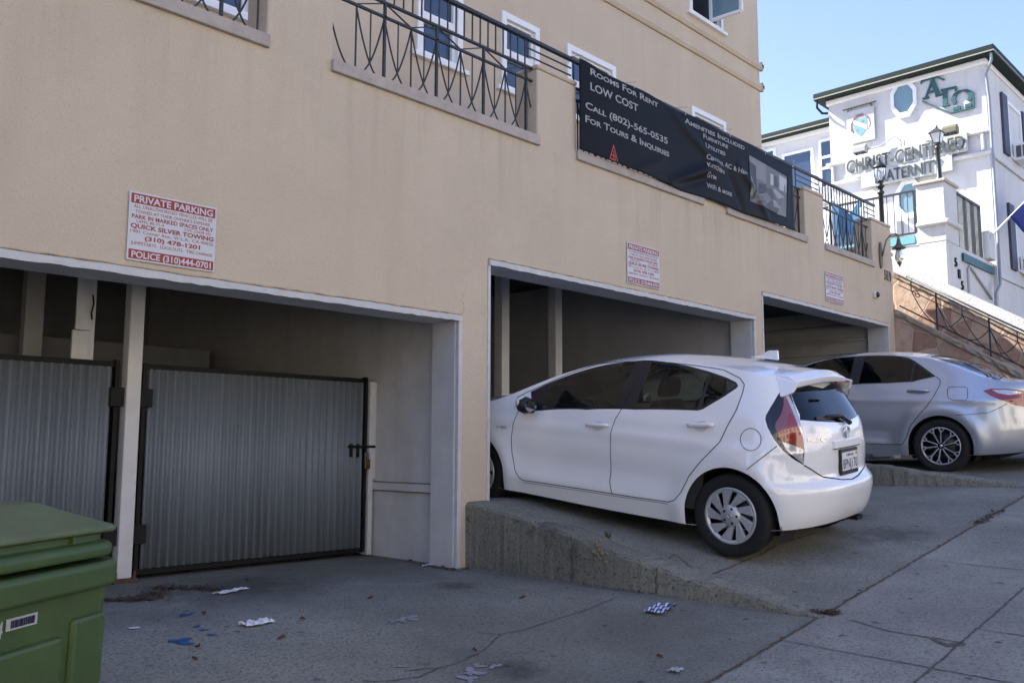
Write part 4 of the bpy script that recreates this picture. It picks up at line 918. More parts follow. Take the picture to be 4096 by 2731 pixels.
# 515 numbers, conduit and lamp on the terrace front
hn = thing('house_number', 'black house number 515 on the white terrace front, dropping digit by digit', 'number', (22.9, 7.04, 3.9))
for k, ch in enumerate('515'):
    z = 4.38-k*.26; x = 22.83+k*.20
    lettering(ch, (x, 7.04, z), (x+.15, 7.04, z), .23, (0, 0, 1), (0, -1, 0), off=.002, depth=.03, bold=.01).build('digit', BLACK, hn)
sl_ = thing('spot_lamp', 'twin white spot lamp on a conduit under the street side terrace railing', 'lamp', (24, 7, 3.2))
MB().tube([(25.6, 7.0, 3.9), (23.9, 7.0, 4.55), (23.75, 7.0, 4.45), (23.75, 7.0, 3.45)], .03, 8).build('conduit', BOARD, sl_, smooth=True)
for dx, dz in ((.3, .05), (.5, -.2)): MB().lathe([(.03, -.14), (.05, 0), (.11, .12), (.11, .15), (0, .15)], (23.75+dx, 6.85, 3.5+dz), 12, 'x').build('lamp_head', VINYL, sl_, smooth=True)
# white sloping wall of the house stair
ws = thing('sloping_wall', 'white stucco wall sloping down behind the flagstone stair', 'wall', (18, 5, 1.5))
q0, q1 = onX((3700, 1096), 18), onX((4110, 1283), 18); dz = (q1.z-q0.z)/(q1.y-q0.y)
MB().prism([(18, 1.8, -.3), (18, q0.y+1.2, -.3), (18, q0.y+1.2, q0.z+dz*1.2), (18, 1.8, max(0, q0.z+dz*(1.8-q0.y)))], (.3, 0, 0)).build('wall_body', WHITE, ws)
# flag
fg = thing('flag', 'blue flag on a white pole leaning out from the white terrace', 'flag', onX((3950, 960), 24.6))
f0, f1, f2 = onY((3960, 950), 6.9), onY((4096, 812), 6.2), onY((4160, 750), 5.9)
MB().tube([f0, f1, f2], .03, 8).build('flag_pole', WTRIM, fg)
A, B, C_ = onY((4040, 868), 6.45), onY((4170, 740), 5.85), onY((4100, 930), 6.3)
m = MB(); N = 10; vs = []
D_ = C_+(B-A)
for i in range(N+1):
    for j in range(N+1):
        p = A.lerp(B, i/N).lerp(C_.lerp(D_, i/N), j/N); p += Vector((math.sin(i*.9+j*.5)*.04*j/N, math.cos(i*.7)*.03*j/N, 0)); vs.append(p)
m.add(vs, [(i*(N+1)+j, i*(N+1)+j+1, (i+1)*(N+1)+j+1, (i+1)*(N+1)+j) for i in range(N) for j in range(N)]); m.build('flag_cloth', M('flag_blue', (.012, .03, .22), .7, .1), fg, smooth=True, solid=.004)
# window air conditioners
for (x0, z0, label) in ((28.25, 8.3, 'white window air conditioner in the upper shuttered window'), (28.25, 4.95, 'white window air conditioner in the lower shuttered window')):
    ac = thing('air_conditioner', label, 'air conditioner', (x0+.3, 6.7, z0), 'window air conditioners of the white house')
    MB().box((x0, 6.45, z0), (x0+.75, 6.93, z0+.5)).build('casing', VINYL, ac, bevel=.02)
    for yy in (6.55, 6.72): MB().box((x0-.012, yy, z0+.08), (x0-.001, yy+.13, z0+.42)).build('grille', M('ac_grille', (.1, .1, .11), .7) if not bpy.data.materials.get('ac_grille') else bpy.data.materials['ac_grille'], ac)
    MB().box((x0+.08, 6.435, z0+.06), (x0+.67, 6.449, z0+.44)).build('grille', bpy.data.materials['ac_grille'], ac)
# blue awning and tan planter seen through the right-hand terrace railing
aw = thing('awning', 'blue shade awning seen through the right-hand terrace railing', 'awning', (19, 10, 3))
BLU = M('awning_blue', (.05, .17, .33), .7, .2, 2)
p = [onX(q, 20.5) for q in ((3325, 800), (3395, 860), (3440, 800), (3446, 905), (3400, 930), (3325, 945))]
MB().prism(p, (.06, 0, 0)).build('shade_cloth', BLU, aw)
for q in ((3322, 800), (3448, 830)): c = onX(q, 20.4); MB().bar((c.x, c.y, .8), (c.x, c.y, c.z), .08).build('support_pole', WTRIM, aw)
ptn = thing('planter', 'tan stucco planter behind the right-hand terrace railing', 'planter', (14.0, 6.6, 2.9))
a_, b2_ = onY((3398, 940), 6.5), onY((3455, 1070), 6.5)
MB().box((15.0, 5.95, 2.0), (15.95, 6.55, 3.38)).build('planter_box', STUCCO, ptn, bevel=.05); MB().box((14.97, 5.92, 3.381), (15.98, 6.58, 3.45)).build('planter_rim', STUCCO, ptn, bevel=.03)
# ================================================================== across the street: gives bounce light and reflections
OB = thing('opposite_building', 'cream apartment block across the street with rows of windows', 'building', (10, -20, -1))
OBM = M('cream_stucco', (.62, .56, .47), .9, .08, 1)
hs = [(x, x+1.3, z, z+1.5) for x in [-18+i*3.4 for i in range(18)] for z in (1.2, 4.4, 7.4)]
m = MB(); wall(m, 'y', -17.3, -17.0, (-22, 44, -4, 10), hs); m.box((-22, -28, -4), (44, -17.301, 9.9)); m.build('wall', OBM, OB)
MB().box((-22.3, -28, 10.001), (44.3, -16.6, 10.3)).build('roof', SILL, OB)
for x0, x1, z0, z1 in hs: MB().box((x0, -17.28, z0), (x1, -17.2, z1)).build('window', PANE, OB)
LEAFB = M('tree_leaf', (.06, .10, .025), .7, .5, 4)
for tx, ty, hgt, where in ((4.5, -11, 6.5, 'across the road opposite the hatchback'), (16.5, -11.2, 7.5, 'across the road opposite the sedan'), (-7.5, -.2, 8.5, 'added unseen on the near pavement down the hill to block low sky light'), (-13.5, -.2, 9, 'added unseen farthest down the near pavement to block low sky light'), (-6, -11, 8, 'across the road, farthest down the hill')):  # both near-pavement trees are unseen, added to cut sky light from the left
    tr = thing('street_tree', 'leafy street tree '+where, 'tree', (tx, ty, sw_z(tx, 0)-.1))
    zb = sw_z(tx, 0)-.1
    MB().tube([(tx, ty, zb), (tx+.05, ty, zb+1.2), (tx-.05, ty, zb+2.4), (tx, ty, zb+4)], [.16, .13, .11, .05], 9).build('trunk', M('bark', (.09, .07, .05), .95, .3, 10) if not bpy.data.materials.get('bark') else bpy.data.materials['bark'], tr, smooth=True)
    m = MB()
    for k in range(2200):
        th, ph, rr = random.uniform(0, 6.28), math.acos(random.uniform(-1, 1)), random.random()**.4
        c = Vector((tx+2.4*rr*math.sin(ph)*math.cos(th), ty+2.1*rr*math.sin(ph)*math.sin(th), zb+hgt*.62+hgt*.3*rr*math.cos(ph)))
        d = Vector((random.gauss(0, 1), random.gauss(0, 1), random.gauss(0, .7))).normalized(); e2 = d.orthogonal().normalized()
        m.poly([c-d*.16, c+e2*.08, c+d*.16, c-e2*.08])
    m.build('crown', LEAFB, tr)
# ================================================================== CARS
from mathutils.bvhtree import BVHTree
from mathutils.geometry import barycentric_transform
def tab(T, x):
    if x <= T[0][0]: return T[0][1]
    for i in range(len(T)-1):
        if x <= T[i+1][0]:
            (x0, y0), (x1, y1) = T[i], T[i+1]; m0 = (y1-T[i-1][1])/(x1-T[i-1][0]) if i > 0 else (y1-y0)/(x1-x0)
            m1 = (T[i+2][1]-y0)/(T[i+2][0]-x0) if i < len(T)-2 else (y1-y0)/(x1-x0)
            h = x1-x0; u = (x-x0)/h
            return (2*u**3-3*u*u+1)*y0+(u**3-2*u*u+u)*h*m0+(-2*u**3+3*u*u)*y1+(u**3-u*u)*h*m1
    return T[-1][1]
def superq(n, asp, N=60):
    """quarter superellipse from side (1,0) to the end (0,1), resampled by arc length"""
    P = [(math.cos(i/400*math.pi/2)**(2/n), math.sin(i/400*math.pi/2)**(2/n)) for i in range(401)]; P[-1] = (0, 1)
    L = [0]
    for a, b in zip(P[:-1], P[1:]): L.append(L[-1]+math.hypot(b[0]-a[0], (b[1]-a[1])*asp))
    out = []; j = 0
    for k in range(N+1):
        t = L[-1]*k/N
        while j < 399 and L[j+1] < t: j += 1
        u = (t-L[j])/(L[j+1]-L[j]); out.append((lerp(P[j][0], P[j+1][0], u), lerp(P[j][1], P[j+1][1], u)))
    return out
def qat(Q, u):
    u = max(0, min(1, u))*(len(Q)-1); i = min(int(u), len(Q)-2); f = u-i
    return lerp(Q[i][0], Q[i+1][0], f), lerp(Q[i][1], Q[i+1][1], f)
class Shell:
    S0, S1 = .17, .76
    def __init__(s, c):
        s.c = c; s.Qr = superq(c['nr'], c['Lr']/c['hw']); s.Qf = superq(c['nf'], c['Lf']/c['hw'])
    def plan(s, u, z, ztop_pass=False):
        c = s.c; w = tab(c['W'], z)
        if u >= s.S1:
            a, b = qat(s.Qr, (u-s.S1)/(1-s.S1)); ye = tab(c['yr'], z); y = c['yrc']-(c['yrc']-ye)*b; x = w*a
        elif u <= s.S0:
            a, b = qat(s.Qf, 1-u/s.S0); ye = tab(c['yf'], z); y = c['yfc']+(ye-c['yfc'])*b; x = w*a
        else:
            y = lerp(c['yfc'], c['yrc'], (u-s.S0)/(s.S1-s.S0)); x = w
        return x, y
    def zt(s, u):
        x, y = s.plan(u, s.c['ztn'](u)); return tab(s.c['ztop'], y)
    def P(s, u, t):
        zt = s.zt(u); x, y = s.plan(u, zt); zb = tab(s.c['zbot'], y); z = zb+(zt-zb)*t
        x, y = s.plan(u, z); x += s.c['bump'](y, z)*min(1, x/.3)
        return Vector((-x, y, z))
    def edge(s, u): return s.P(u, 1.0)
def car_paint(name, col, metal=0.0, rough=.28):
    return M(name, col, rough, .0, 1, metal=metal, coat=1.0, spec=.5)
def tint_glass(name, col, refl=.9):
    m = bpy.data.materials.new(name); m.use_nodes = True; t = m.node_tree; t.nodes.remove(t.nodes['Principled BSDF']); o = t.nodes['Material Output']
    tr = nd(t, 'ShaderNodeBsdfTransparent'); tr.inputs[0].default_value = col+(1,); gl = nd(t, 'ShaderNodeBsdfGlossy'); gl.inputs['Roughness'].default_value = .015; gl.inputs[0].default_value = (refl, refl, refl, 1)
    fr = nd(t, 'ShaderNodeFresnel'); fr.inputs[0].default_value = 1.5; mx = nd(t, 'ShaderNodeMixShader')
    t.links.new(fr.outputs[0], mx.inputs[0]); t.links.new(tr.outputs[0], mx.inputs[1]); t.links.new(gl.outputs[0], mx.inputs[2]); t.links.new(mx.outputs[0], o.inputs[0]); return m
TYRE = M('tyre_rubber', (.010, .010, .0105), .85, .2, 25, .15, 60); TRIMB = M('black_trim', (.012, .012, .014), .35, .1, 9); GAPM = M('panel_gap', (.012, .012, .012), .9, 0)
GLOSSB = M('gloss_black', (.008, .008, .01), .08, 0, coat=.5); CHROME = M('chrome', (.7, .7, .72), .12, 0, metal=1); SILV = M('wheel_silver', (.55, .56, .58), .42, .05, 20, metal=.6); INTB = M('car_interior', (.045, .042, .04), .85, .2, 9); SEATM = M('seat_fabric', (.03, .022, .02), .9, .2, 20)
RED = M('lamp_red', (.27, .012, .014), .12, .1, 30, coat=1); PINK = M('lamp_smoked_red', (.22, .06, .075), .1, .05, 8, coat=1); CLEAR = M('lamp_clear', (.55, .56, .58), .12, .25, 60, coat=1, metal=.3); UNDER = M('car_underside', (.012, .012, .012), .95, .2, 9)
def st_of(bvh, tris, verts, st, o, d):
    loc, nor, idx, dist = bvh.ray_cast(o, d)
    if loc is None: return None
    a, b, c = tris[idx]; q = barycentric_transform(loc, verts[a], verts[b], verts[c], Vector((*st[a], 0)), Vector((*st[b], 0)), Vector((*st[c], 0)))
    return q.x, q.y
def inpoly(p, poly):
    x, y = p; r = False; n = len(poly)
    for i in range(n):
        x0, y0 = poly[i]; x1, y1 = poly[i-1]
        if (y0 > y) != (y1 > y) and x < (x1-x0)*(y-y0)/(y1-y0)+x0: r = not r
    return r
def build_car(root, mw, cfg, feats, gaps, paint, NS=190, NT=54):
    """mw: car frame to world. feats: (part, material, points) with points in photo pixels or ('l', y, z) on the side or ('s', s, z)"""
    sh = Shell(cfg); inv = mw.inverted(); co = inv.translation           # camera sits at the world origin
    us = [i/NS for i in range(NS+1)]; ts = [j/NT for j in range(NT+1)]
    verts = [sh.P(u, t) for t in ts for u in us]; st = [(u, t) for t in ts for u in us]; W = NS+1
    tris = []
    for j in range(NT):
        for i in range(NS):
            a = j*W+i; tris += [(a, a+1, a+W+1), (a, a+W+1, a+W)]
    bvh = BVHTree.FromPolygons(verts, tris)
    def st_s(u, z): zt = sh.zt(u); x, y = sh.plan(u, zt); zb = tab(cfg['zbot'], y); return (u, max(0.002, min(.998, (z-zb)/(zt-zb))))
    def resolve(p):
        if p[0] == 'l': return st_of(bvh, tris, verts, st, Vector((-3, p[1], p[2])), Vector((1, 0, 0)))
        if p[0] == 's': return st_s(p[1], p[2])
        d = (inv.to_3x3() @ ray(p)).normalized(); return st_of(bvh, tris, verts, st, co, d)
    cons = []; regs = []; cv = []
    for part, mat, pts in feats:
        q = [resolve(p) for p in pts]; q = [x for x in q if x]
        if len(q) < 3: print('FEATURE LOST', part); continue
        dens = []
        for i in range(len(q)):
            a, b = q[i], q[(i+1) % len(q)]; n = max(1, int(math.hypot((b[0]-a[0])*6, (b[1]-a[1])*1.2)/.03))
            dens += [(lerp(a[0], b[0], k/n), lerp(a[1], b[1], k/n)) for k in range(n)]
        k0 = len(cv); cv += [Vector(x) for x in dens]; cons += [(k0+i, k0+(i+1) % len(dens)) for i in range(len(dens))]; regs.append((part, mat, dens))
    bound = [(u, 0) for u in us]+[(1, t) for t in ts[1:]]+[(u, 1) for u in us[::-1][1:]]+[(0, t) for t in ts[::-1][1:-1]]
    k0 = len(cv); cv += [Vector(x) for x in bound]; cons += [(k0+i, k0+(i+1) % len(bound)) for i in range(len(bound))]
    cv += [Vector((us[i], ts[j])) for j in range(1, NT) for i in range(1, NS)]
    V2, E2, F2, *_ = delaunay_2d_cdt(cv, cons, [], 0, 1e-6)
    P3 = [sh.P(v.x, v.y) for v in V2]; eps = 1e-3
    def normal(u, t):
        a = sh.P(min(1, u+eps), t)-sh.P(max(0, u-eps), t); b = sh.P(u, min(1, t+eps))-sh.P(u, max(0, t-eps)); n = a.cross(b); n.normalize()
        return n
    N3 = [normal(v.x, v.y) for v in V2]
    if (N3[len(N3)//2].x) > 0: pass
    n_test = normal(.45, .4); sg = -1 if n_test.x > 0 else 1
    N3 = [n*sg for n in N3]
    for i, v in enumerate(V2):
        if v.x > .9995 or v.x < .0005: N3[i] = Vector((0, N3[i].y, N3[i].z)).normalized()
    groups = {}
    for f in F2:
        c = sum((V2[i] for i in f), Vector((0, 0)))/len(f); key = ('body', paint, -1)
        for k, (part, mat, poly) in enumerate(regs):
            if inpoly(c, poly): key = (part, mat, k)
        groups.setdefault(key, []).append(f)
    inv_root = root_mat(root).inverted(); loc = inv_root @ mw
    def emit(part, mat, faces, mirror, extra=None):
        if mat is None: return None
        used = sorted({i for f in faces for i in f}); mp = {g: k for k, g in enumerate(used)}; sx = -1 if mirror else 1
        vs = [Vector((P3[g].x*sx, P3[g].y, P3[g].z)) for g in used]; ns = [Vector((N3[g].x*sx, N3[g].y, N3[g].z)) for g in used]; fs = [tuple(mp[i] for i in f) for f in faces]
        out = []
        for f in fs:
            a, b, c = vs[f[0]], vs[f[1]], vs[f[2]]
            out.append(f if (b-a).cross(c-a).dot(ns[f[0]]) > 0 else f[::-1])
        return vs, ns, out
    def mesh(part, mat, packs, parent=root):
        vs, ns, fs = [], [], []
        for v, n, f in packs: k = len(vs); vs += v; ns += n; fs += [tuple(i+k for i in q) for q in f]
        me = bpy.data.meshes.new(part); me.from_pydata([tuple(loc @ v) for v in vs], [], fs); me.materials.append(mat)
        for p in me.polygons: p.use_smooth = True
        r3 = loc.to_3x3(); me.normals_split_custom_set_from_vertices([tuple((r3 @ n).normalized()) for n in ns])
        o = bpy.data.objects.new(part, me); COL.objects.link(o); o.parent = parent; return o
    bodypacks = []
    for key, faces in groups.items():
        part, mat, k = key
        if mat is None: continue
        L, Rr = emit(part, mat, faces, False), emit(part, mat, faces, True)
        if part == 'body': bodypacks += [L, Rr]
        elif part.endswith('*'): mesh(part[:-1], mat, [L, Rr])          # spans the centre line
        else: mesh(part, mat, [L]); mesh(part, mat, [Rr])
    # cap: roof, windscreen, bonnet (and rear window, boot lid)
    NC = 16; NU = 150; cap = cfg['cap']; capg = {}
    rows = []
    for i in range(NU+1):
        u = i/NU; e = sh.edge(u); cr = tab(cfg['crown'], e.y)*min(1, abs(e.x)/.45)
        rows.append([Vector((lerp(e.x, -e.x, k/NC), e.y+cfg.get('bow', lambda y: 0)(e.y)*(1-(2*k/NC-1)**2), e.z+cr*(1-abs(2*k/NC-1)**2.4))) for k in range(NC+1)])
    def capn(i, k):
        a = rows[min(NU, i+1)][k]-rows[max(0, i-1)][k]; b = rows[i][min(NC, k+1)]-rows[i][max(0, k-1)]; n = a.cross(b)
        if n.length < 1e-9: return Vector((0, 0, 1))
        n.normalize(); return n if n.z > 0 else -n
    capN = [[capn(i, k) for k in range(NC+1)] for i in range(NU+1)]
    for i in range(NU):
        y = (rows[i][NC//2].y+rows[i+1][NC//2].y)/2
        for k in range(NC):
            nm, mt = cap(y, abs(rows[i][k].x+rows[i][k+1].x+rows[i+1][k].x+rows[i+1][k+1].x)/4, abs(rows[i][0].x)); capg.setdefault((nm, mt), []).append((i, k))
    for (nm, mt), cells in capg.items():
        mp = {}; vs = []; ns = []; fs = []
        def vid(i, k):
            if (i, k) not in mp: mp[(i, k)] = len(vs); vs.append(rows[i][k]); ns.append(capN[i][k])
            return mp[(i, k)]
        for i, k in cells:
            f = (vid(i, k), vid(i+1, k), vid(i+1, k+1), vid(i, k+1)); a, b, c = vs[f[0]], vs[f[1]], vs[f[2]]
            if (b-a).cross(c-b).z < 0: f = f[::-1]
            fs.append(f)
        if nm == 'body': bodypacks.append((vs, ns, fs))
        else: mesh(nm, mt, [(vs, ns, fs)])
    mesh('body', paint, bodypacks)
    # panel gaps as narrow dark lines on the skin
    for item in gaps:
        pts, w = item[0], item[1]; mat = item[2] if len(item) > 2 else GAPM; nm = item[3] if len(item) > 3 else 'panel_gap'; off = item[4] if len(item) > 4 else .0012
        q = [resolve(p) for p in pts]; q = [x for x in q if x]
        if len(q) < 2: continue
        dens = []
        for a, b in zip(q[:-1], q[1:]):
            n = max(1, int(math.hypot((b[0]-a[0])*6, (b[1]-a[1])*1.2)/.02)); dens += [(lerp(a[0], b[0], k/n), lerp(a[1], b[1], k/n)) for k in range(n)]
        dens.append(q[-1])
        for sx in (1, -1):
            m = MB(); vs = []; pp_ = [sh.P(*x) for x in dens]; nn = [normal(*x)*sg for x in dens]
            for i, p in enumerate(pp_):
                d = (pp_[min(i+1, len(pp_)-1)]-pp_[max(0, i-1)]); d = d.normalized() if d.length > 1e-9 else Vector((0, 1, 0)); c = d.cross(nn[i]).normalized()*w/2; q2 = p+nn[i]*off
                for e in (q2-c, q2+c): vs.append(mw @ Vector((e.x*sx, e.y, e.z)))
            m.add(vs, [(2*i, 2*i+1, 2*i+3, 2*i+2) for i in range(len(pp_)-1)]); m.build(nm, mat, root)
    def on_skin(p, off=0):
        q = resolve(p)
        if q is None: return None, None
        return mw @ (sh.P(*q)+normal(*q)*sg*off), mw.to_3x3() @ (normal(*q)*sg)
    return sh, resolve, on_skin
def wheel(root, mw, x, y, r, wid, style, side, rz=0):
    """side -1: left. axle along x"""
    w = bpy.data.objects.new('wheel', None); COL.objects.link(w); w.parent = root; w.empty_display_size = .1
    ir = root_mat(root).inverted(); w.location = ir @ (mw @ Vector((x, y, r)))
    T = mw @ Matrix.Translation((x, y, r)) @ Matrix.Scale(1 if side > 0 else -1, 4, (1, 0, 0)) @ Matrix.Rotation(rz, 4, 'X')   # +x is outwards
    rr = r*.675 if style == 'cover' else r*.70
    def put(mb, name, mat, smooth=True, bevel=0): mb.xf(T).build(name, mat, w, smooth=smooth, bevel=bevel, weld=side < 0 or True)
    h = wid/2
    prof = [(rr*.97, -h*.8), (rr*1.06, -h*.95), (r*.90, -h), (r*.975, -h*.86), (r*.998, -h*.6), (r, 0), (r*.998, h*.6), (r*.975, h*.86), (r*.93, h*.98), (r*.86, h*1.02), (rr*1.10, h*.97), (rr*1.03, h*.88), (rr*.97, h*.7)]
    put(MB().lathe(prof, n=56, axis='x'), 'tyre', TYRE)
    put(MB().lathe([(0, h*.25), (rr, h*.3), (rr, -h*.6), (0, -h*.6)], n=32, axis='x'), 'wheel_well', TRIMB)
    if style == 'cover':
        put(MB().lathe([(rr*1.0, h*.72), (rr*1.015, h*.9), (rr*.97, h*.95), (rr*.88, h*.86), (rr*.86, h*.7)], n=56, axis='x'), 'rim', SILV)
        n = 9
        for k in range(n):
            a = 2*math.pi*k/n; m = MB(); da = .42
            def pt(rad, ang, dx): return Vector((h*dx, rad*math.cos(ang), rad*math.sin(ang)))
            i0, i1, o0, o1 = pt(rr*.30, a-.36, .84), pt(rr*.36, a+.26, .90), pt(rr*.90, a+da-.20, .88), pt(rr*.90, a+da+.25, .92)
            e = Vector((-.025, 0, 0)); m.add([i0, i1, o1, o0, i0+e, i1+e, o1+e, o0+e], [(0, 1, 2, 3), (7, 6, 5, 4), (0, 4, 5, 1), (1, 5, 6, 2), (2, 6, 7, 3), (3, 7, 4, 0)])
            put(m, 'spoke', SILV, False, .004)
        put(MB().lathe([(0, h*.98), (rr*.15, h*.97), (rr*.2, h*.93), (rr*.38, h*.86), (rr*.40, h*.7)], n=32, axis='x'), 'hub_cap', SILV)
        for k in range(5):
            a = 2*math.pi*k/5+.3; c = (0, rr*.26*math.cos(a), rr*.26*math.sin(a))
            put(MB().lathe([(0, h*.945), (rr*.045, h*.945), (rr*.05, h*.9)], c, 10, 'x'), 'lug_nut', TRIMB)
        m = MB(); E3 = [Vector((h*.985, rr*.10*math.cos(i*.5236), rr*.07*math.sin(i*.5236))) for i in range(12)]; m.tube(E3, .003, 5, True); m.tube([Vector((h*.985, rr*.04*math.cos(i*.5236), rr*.07*math.sin(i*.5236))) for i in range(12)], .003, 5, True); put(m, 'emblem', CHROME)
    else:
        put(MB().lathe([(rr*.98, h*.7), (rr*1.0, h*.92), (rr*.95, h*.92), (rr*.92, h*.7)], n=56, axis='x'), 'rim', SILV)
        for k in range(10):
            a = 2*math.pi*(k+.5)/10
            def pt(rad, ang, dx): return Vector((h*dx, rad*math.cos(ang), rad*math.sin(ang)))
            sgn = 1 if k % 2 else -1
            m = MB(); A0, B0, C0 = pt(rr*.16, a, .72), pt(rr*.72, a+sgn*.05, .86), pt(rr*.95, a+sgn*.16, .9)
            m.bar(A0, B0, .010, .03, (1, 0, 0)); m.bar(B0, C0, .012, .03, (1, 0, 0)); C1 = pt(rr*.95, a-sgn*.13, .9); m.bar(B0, C1, .009, .026, (1, 0, 0)); put(m, 'spoke', SILV, False)
            m = MB(); m.bar(pt(rr*.16, a+sgn*.09, .66), pt(rr*.74, a-sgn*.03, .8), .022, .03, (1, 0, 0)); put(m, 'spoke_inlay', GLOSSB, False)
        put(MB().lathe([(0, h*.82), (rr*.11, h*.82), (rr*.13, h*.72), (rr*.26, h*.6), (rr*.28, h*.5)], n=28, axis='x'), 'hub_cap', GLOSSB)
        put(MB().lathe([(0, h*.835), (rr*.075, h*.83), (rr*.08, h*.8)], n=18, axis='x'), 'emblem', CHROME)
        for k in range(5):
            a = 2*math.pi*k/5; c = (0, rr*.2*math.cos(a), rr*.2*math.sin(a)); put(MB().lathe([(0, h*.72), (rr*.035, h*.72), (rr*.035, h*.6)], c, 8, 'x'), 'lug_nut', SILV)
    return w
def circ(y0, z0, r, a0, a1, n): return [('l', y0+r*math.cos(lerp(a0, a1, i/n)), z0+r*math.sin(lerp(a0, a1, i/n))) for i in range(n+1)]
def pose(o, pitch, roll, yaw=0): return Matrix.Translation(o) @ Matrix.Rotation(yaw, 4, 'Z') @ Matrix.Rotation(pitch, 4, 'X') @ Matrix.Rotation(-roll, 4, 'Y')
# ------------------------------------------------------------------ white hatchback
c1o = Vector((6.696, 3.50, -.737)); MW1 = pose(c1o, R(6.1), R(4.5), R(2.76))
A8 = lambda *pts: [(1900+.6377*x, 1300+.6377*y) for x, y in pts]
B1 = lambda *pts: [(2700+.6378*x, 1300+.6378*y) for x, y in pts]
def bump1(y, z):
    r = math.hypot(y, z-.30); b = .030*math.exp(-((r-.40)/.10)**2)*(1 if z < .95 else 0)*smooth((.95-z)/.2)
    rf = math.hypot(y-2.55, z-.30); b += .024*math.exp(-((rf-.39)/.10)**2)*smooth((.9-z)/.2)
    if .2 < y < 2.3: b += (-.020*math.exp(-((z-.50)/.11)**2)+.012*math.exp(-((z-.33)/.06)**2))*smooth((y-.2)/.4)*smooth((2.3-y)/.4)
    b += .010*math.exp(-((z-.80)/.05)**2)*(1 if -.5 < y < 2.6 else 0)
    return b
YRC = .05
cfg1 = dict(hw=.84, nr=3.0, nf=2.6, Lr=.62, Lf=.75, yrc=YRC, yfc=2.65,
    W=[(.15, .795), (.25, .822), (.4, .838), (.6, .838), (.75, .83), (.90, .805), (1.0, .775), (1.15, .715), (1.30, .640), (1.38, .588), (1.42, .54)],
    yr=[(.2, -.50), (.32, -.57), (.46, -.602), (.54, -.598), (.585, -.555), (.63, -.535), (.72, -.532), (.85, -.52), (.98, -.49), (1.1, -.42), (1.3, -.27), (1.4, -.16)],
    yf=[(.2, 3.28), (.4, 3.38), (.6, 3.38), (.75, 3.30), (.85, 3.15)],
    ztop=[(-.36, 1.295), (-.1, 1.345), (.3, 1.385), (.7, 1.402), (1.0, 1.395), (1.35, 1.35), (1.7, 1.245), (2.0, 1.125), (2.25, 1.02), (2.45, .955), (2.8, .88), (3.1, .80), (3.4, .70)],
    zbot=[(-.6, .415), (-.42, .37), (-.3, .28), (.3, .19), (2.2, .19), (3.0, .22), (3.4, .24)], bump=bump1, ztn=lambda u: 1.30 if u > .7 else (.75 if u < .2 else 1.0),
    crown=[(-.3, .03), (.1, .045), (.7, .055), (1.3, .055), (1.6, .06), (2.2, .08), (2.5, .09), (3.4, .04)])
HG = tint_glass('car_glass', (.60, .66, .60)); HGB = tint_glass('rear_glass', (.10, .12, .12))
WSG = tint_glass('windscreen_glass', (.7, .76, .72))
def cap1(y, x, xe):
    if 1.38 < y < 2.28: return ('windscreen', WSG) if x < xe-.05 else ('body', CARW)
    return ('body', CARW)
CARW = car_paint('white_car_paint', (.86, .86, .86)); cfg1['cap'] = cap1
hatch = thing('parked_car', 'white five-door hatchback parked nose-in at the middle garage', 'car', c1o, 'cars parked nose-in at the garages')
feats1 = [
 ('window_surround', TRIMB, A8((350,417),(450,370),(600,310),(760,262),(900,236),(1010,224),(1060,220),(1110,221),(1200,231),(1330,254),(1470,291),(1580,329),(1638,358),(1650,380),(1640,395),(1560,450),(1430,527),(1395,536),(1000,530),(700,531),(420,536),(362,536))),
 ('door_glass', HG, A8((425,520),(440,470),(470,402),(520,370),(620,325),(760,283),(880,252),(1005,233),(985,295),(930,400),(872,515),(700,519),(500,521))),
 ('door_glass', HG, A8((1002,515),(1030,440),(1085,310),(1112,235),(1200,243),(1330,270),(1470,306),(1440,390),(1396,520),(1200,518))),
 ('quarter_glass', HG, A8((1482,312),(1560,337),(1636,375),(1560,435),(1424,513),(1442,440))),
 ('lamp_surround', GLOSSB, B1((702,402),(665,405),(640,445),(600,512),(570,565),(566,590),(580,640),(620,715),(680,790),(750,845),(806,876),(812,800),(802,700),(780,595),(745,490),(716,405))),
 ('lamp_lens', PINK, B1((682,440),(681,500),(665,558),(632,610),(628,640),(650,698),(674,730),(740,752),(806,778),(802,700),(780,595),(740,490),(710,430))),
 ('lamp_red_lens', RED, B1((705,570),(697,640),(700,690),(672,722),(740,750),(806,776),(802,700),(775,640),(735,560),(720,545))),
 ('lamp_brake_lens', RED, B1((632,655),(695,668),(697,690),(668,716),(650,698))),
 ('lamp_clear_strip', CLEAR, B1((682,428),(706,428),(745,500),(780,600),(802,700),(775,640),(740,545),(708,470))),
 ('reversing_lamp', CLEAR, B1((672,730),(700,785),(760,835),(806,870),(807,780),(740,752))),
 ('rear_window*', HGB, B1((716,400),(738,376),(768,360))+[('s', 1, 1.235), ('s', 1, .985)]+B1((783,594),(782,560),(745,482))),
]
th = [.39-.022*math.cos(0)]
def arch(y0, r): return [('l', y0+r*math.cos(a), .30+r*math.sin(a)) for a in [R(-12+i*204/30) for i in range(31)]]
def archpoly(y0, r, sh_zb):                                # open at the bottom edge
    p = arch(y0, r); return p
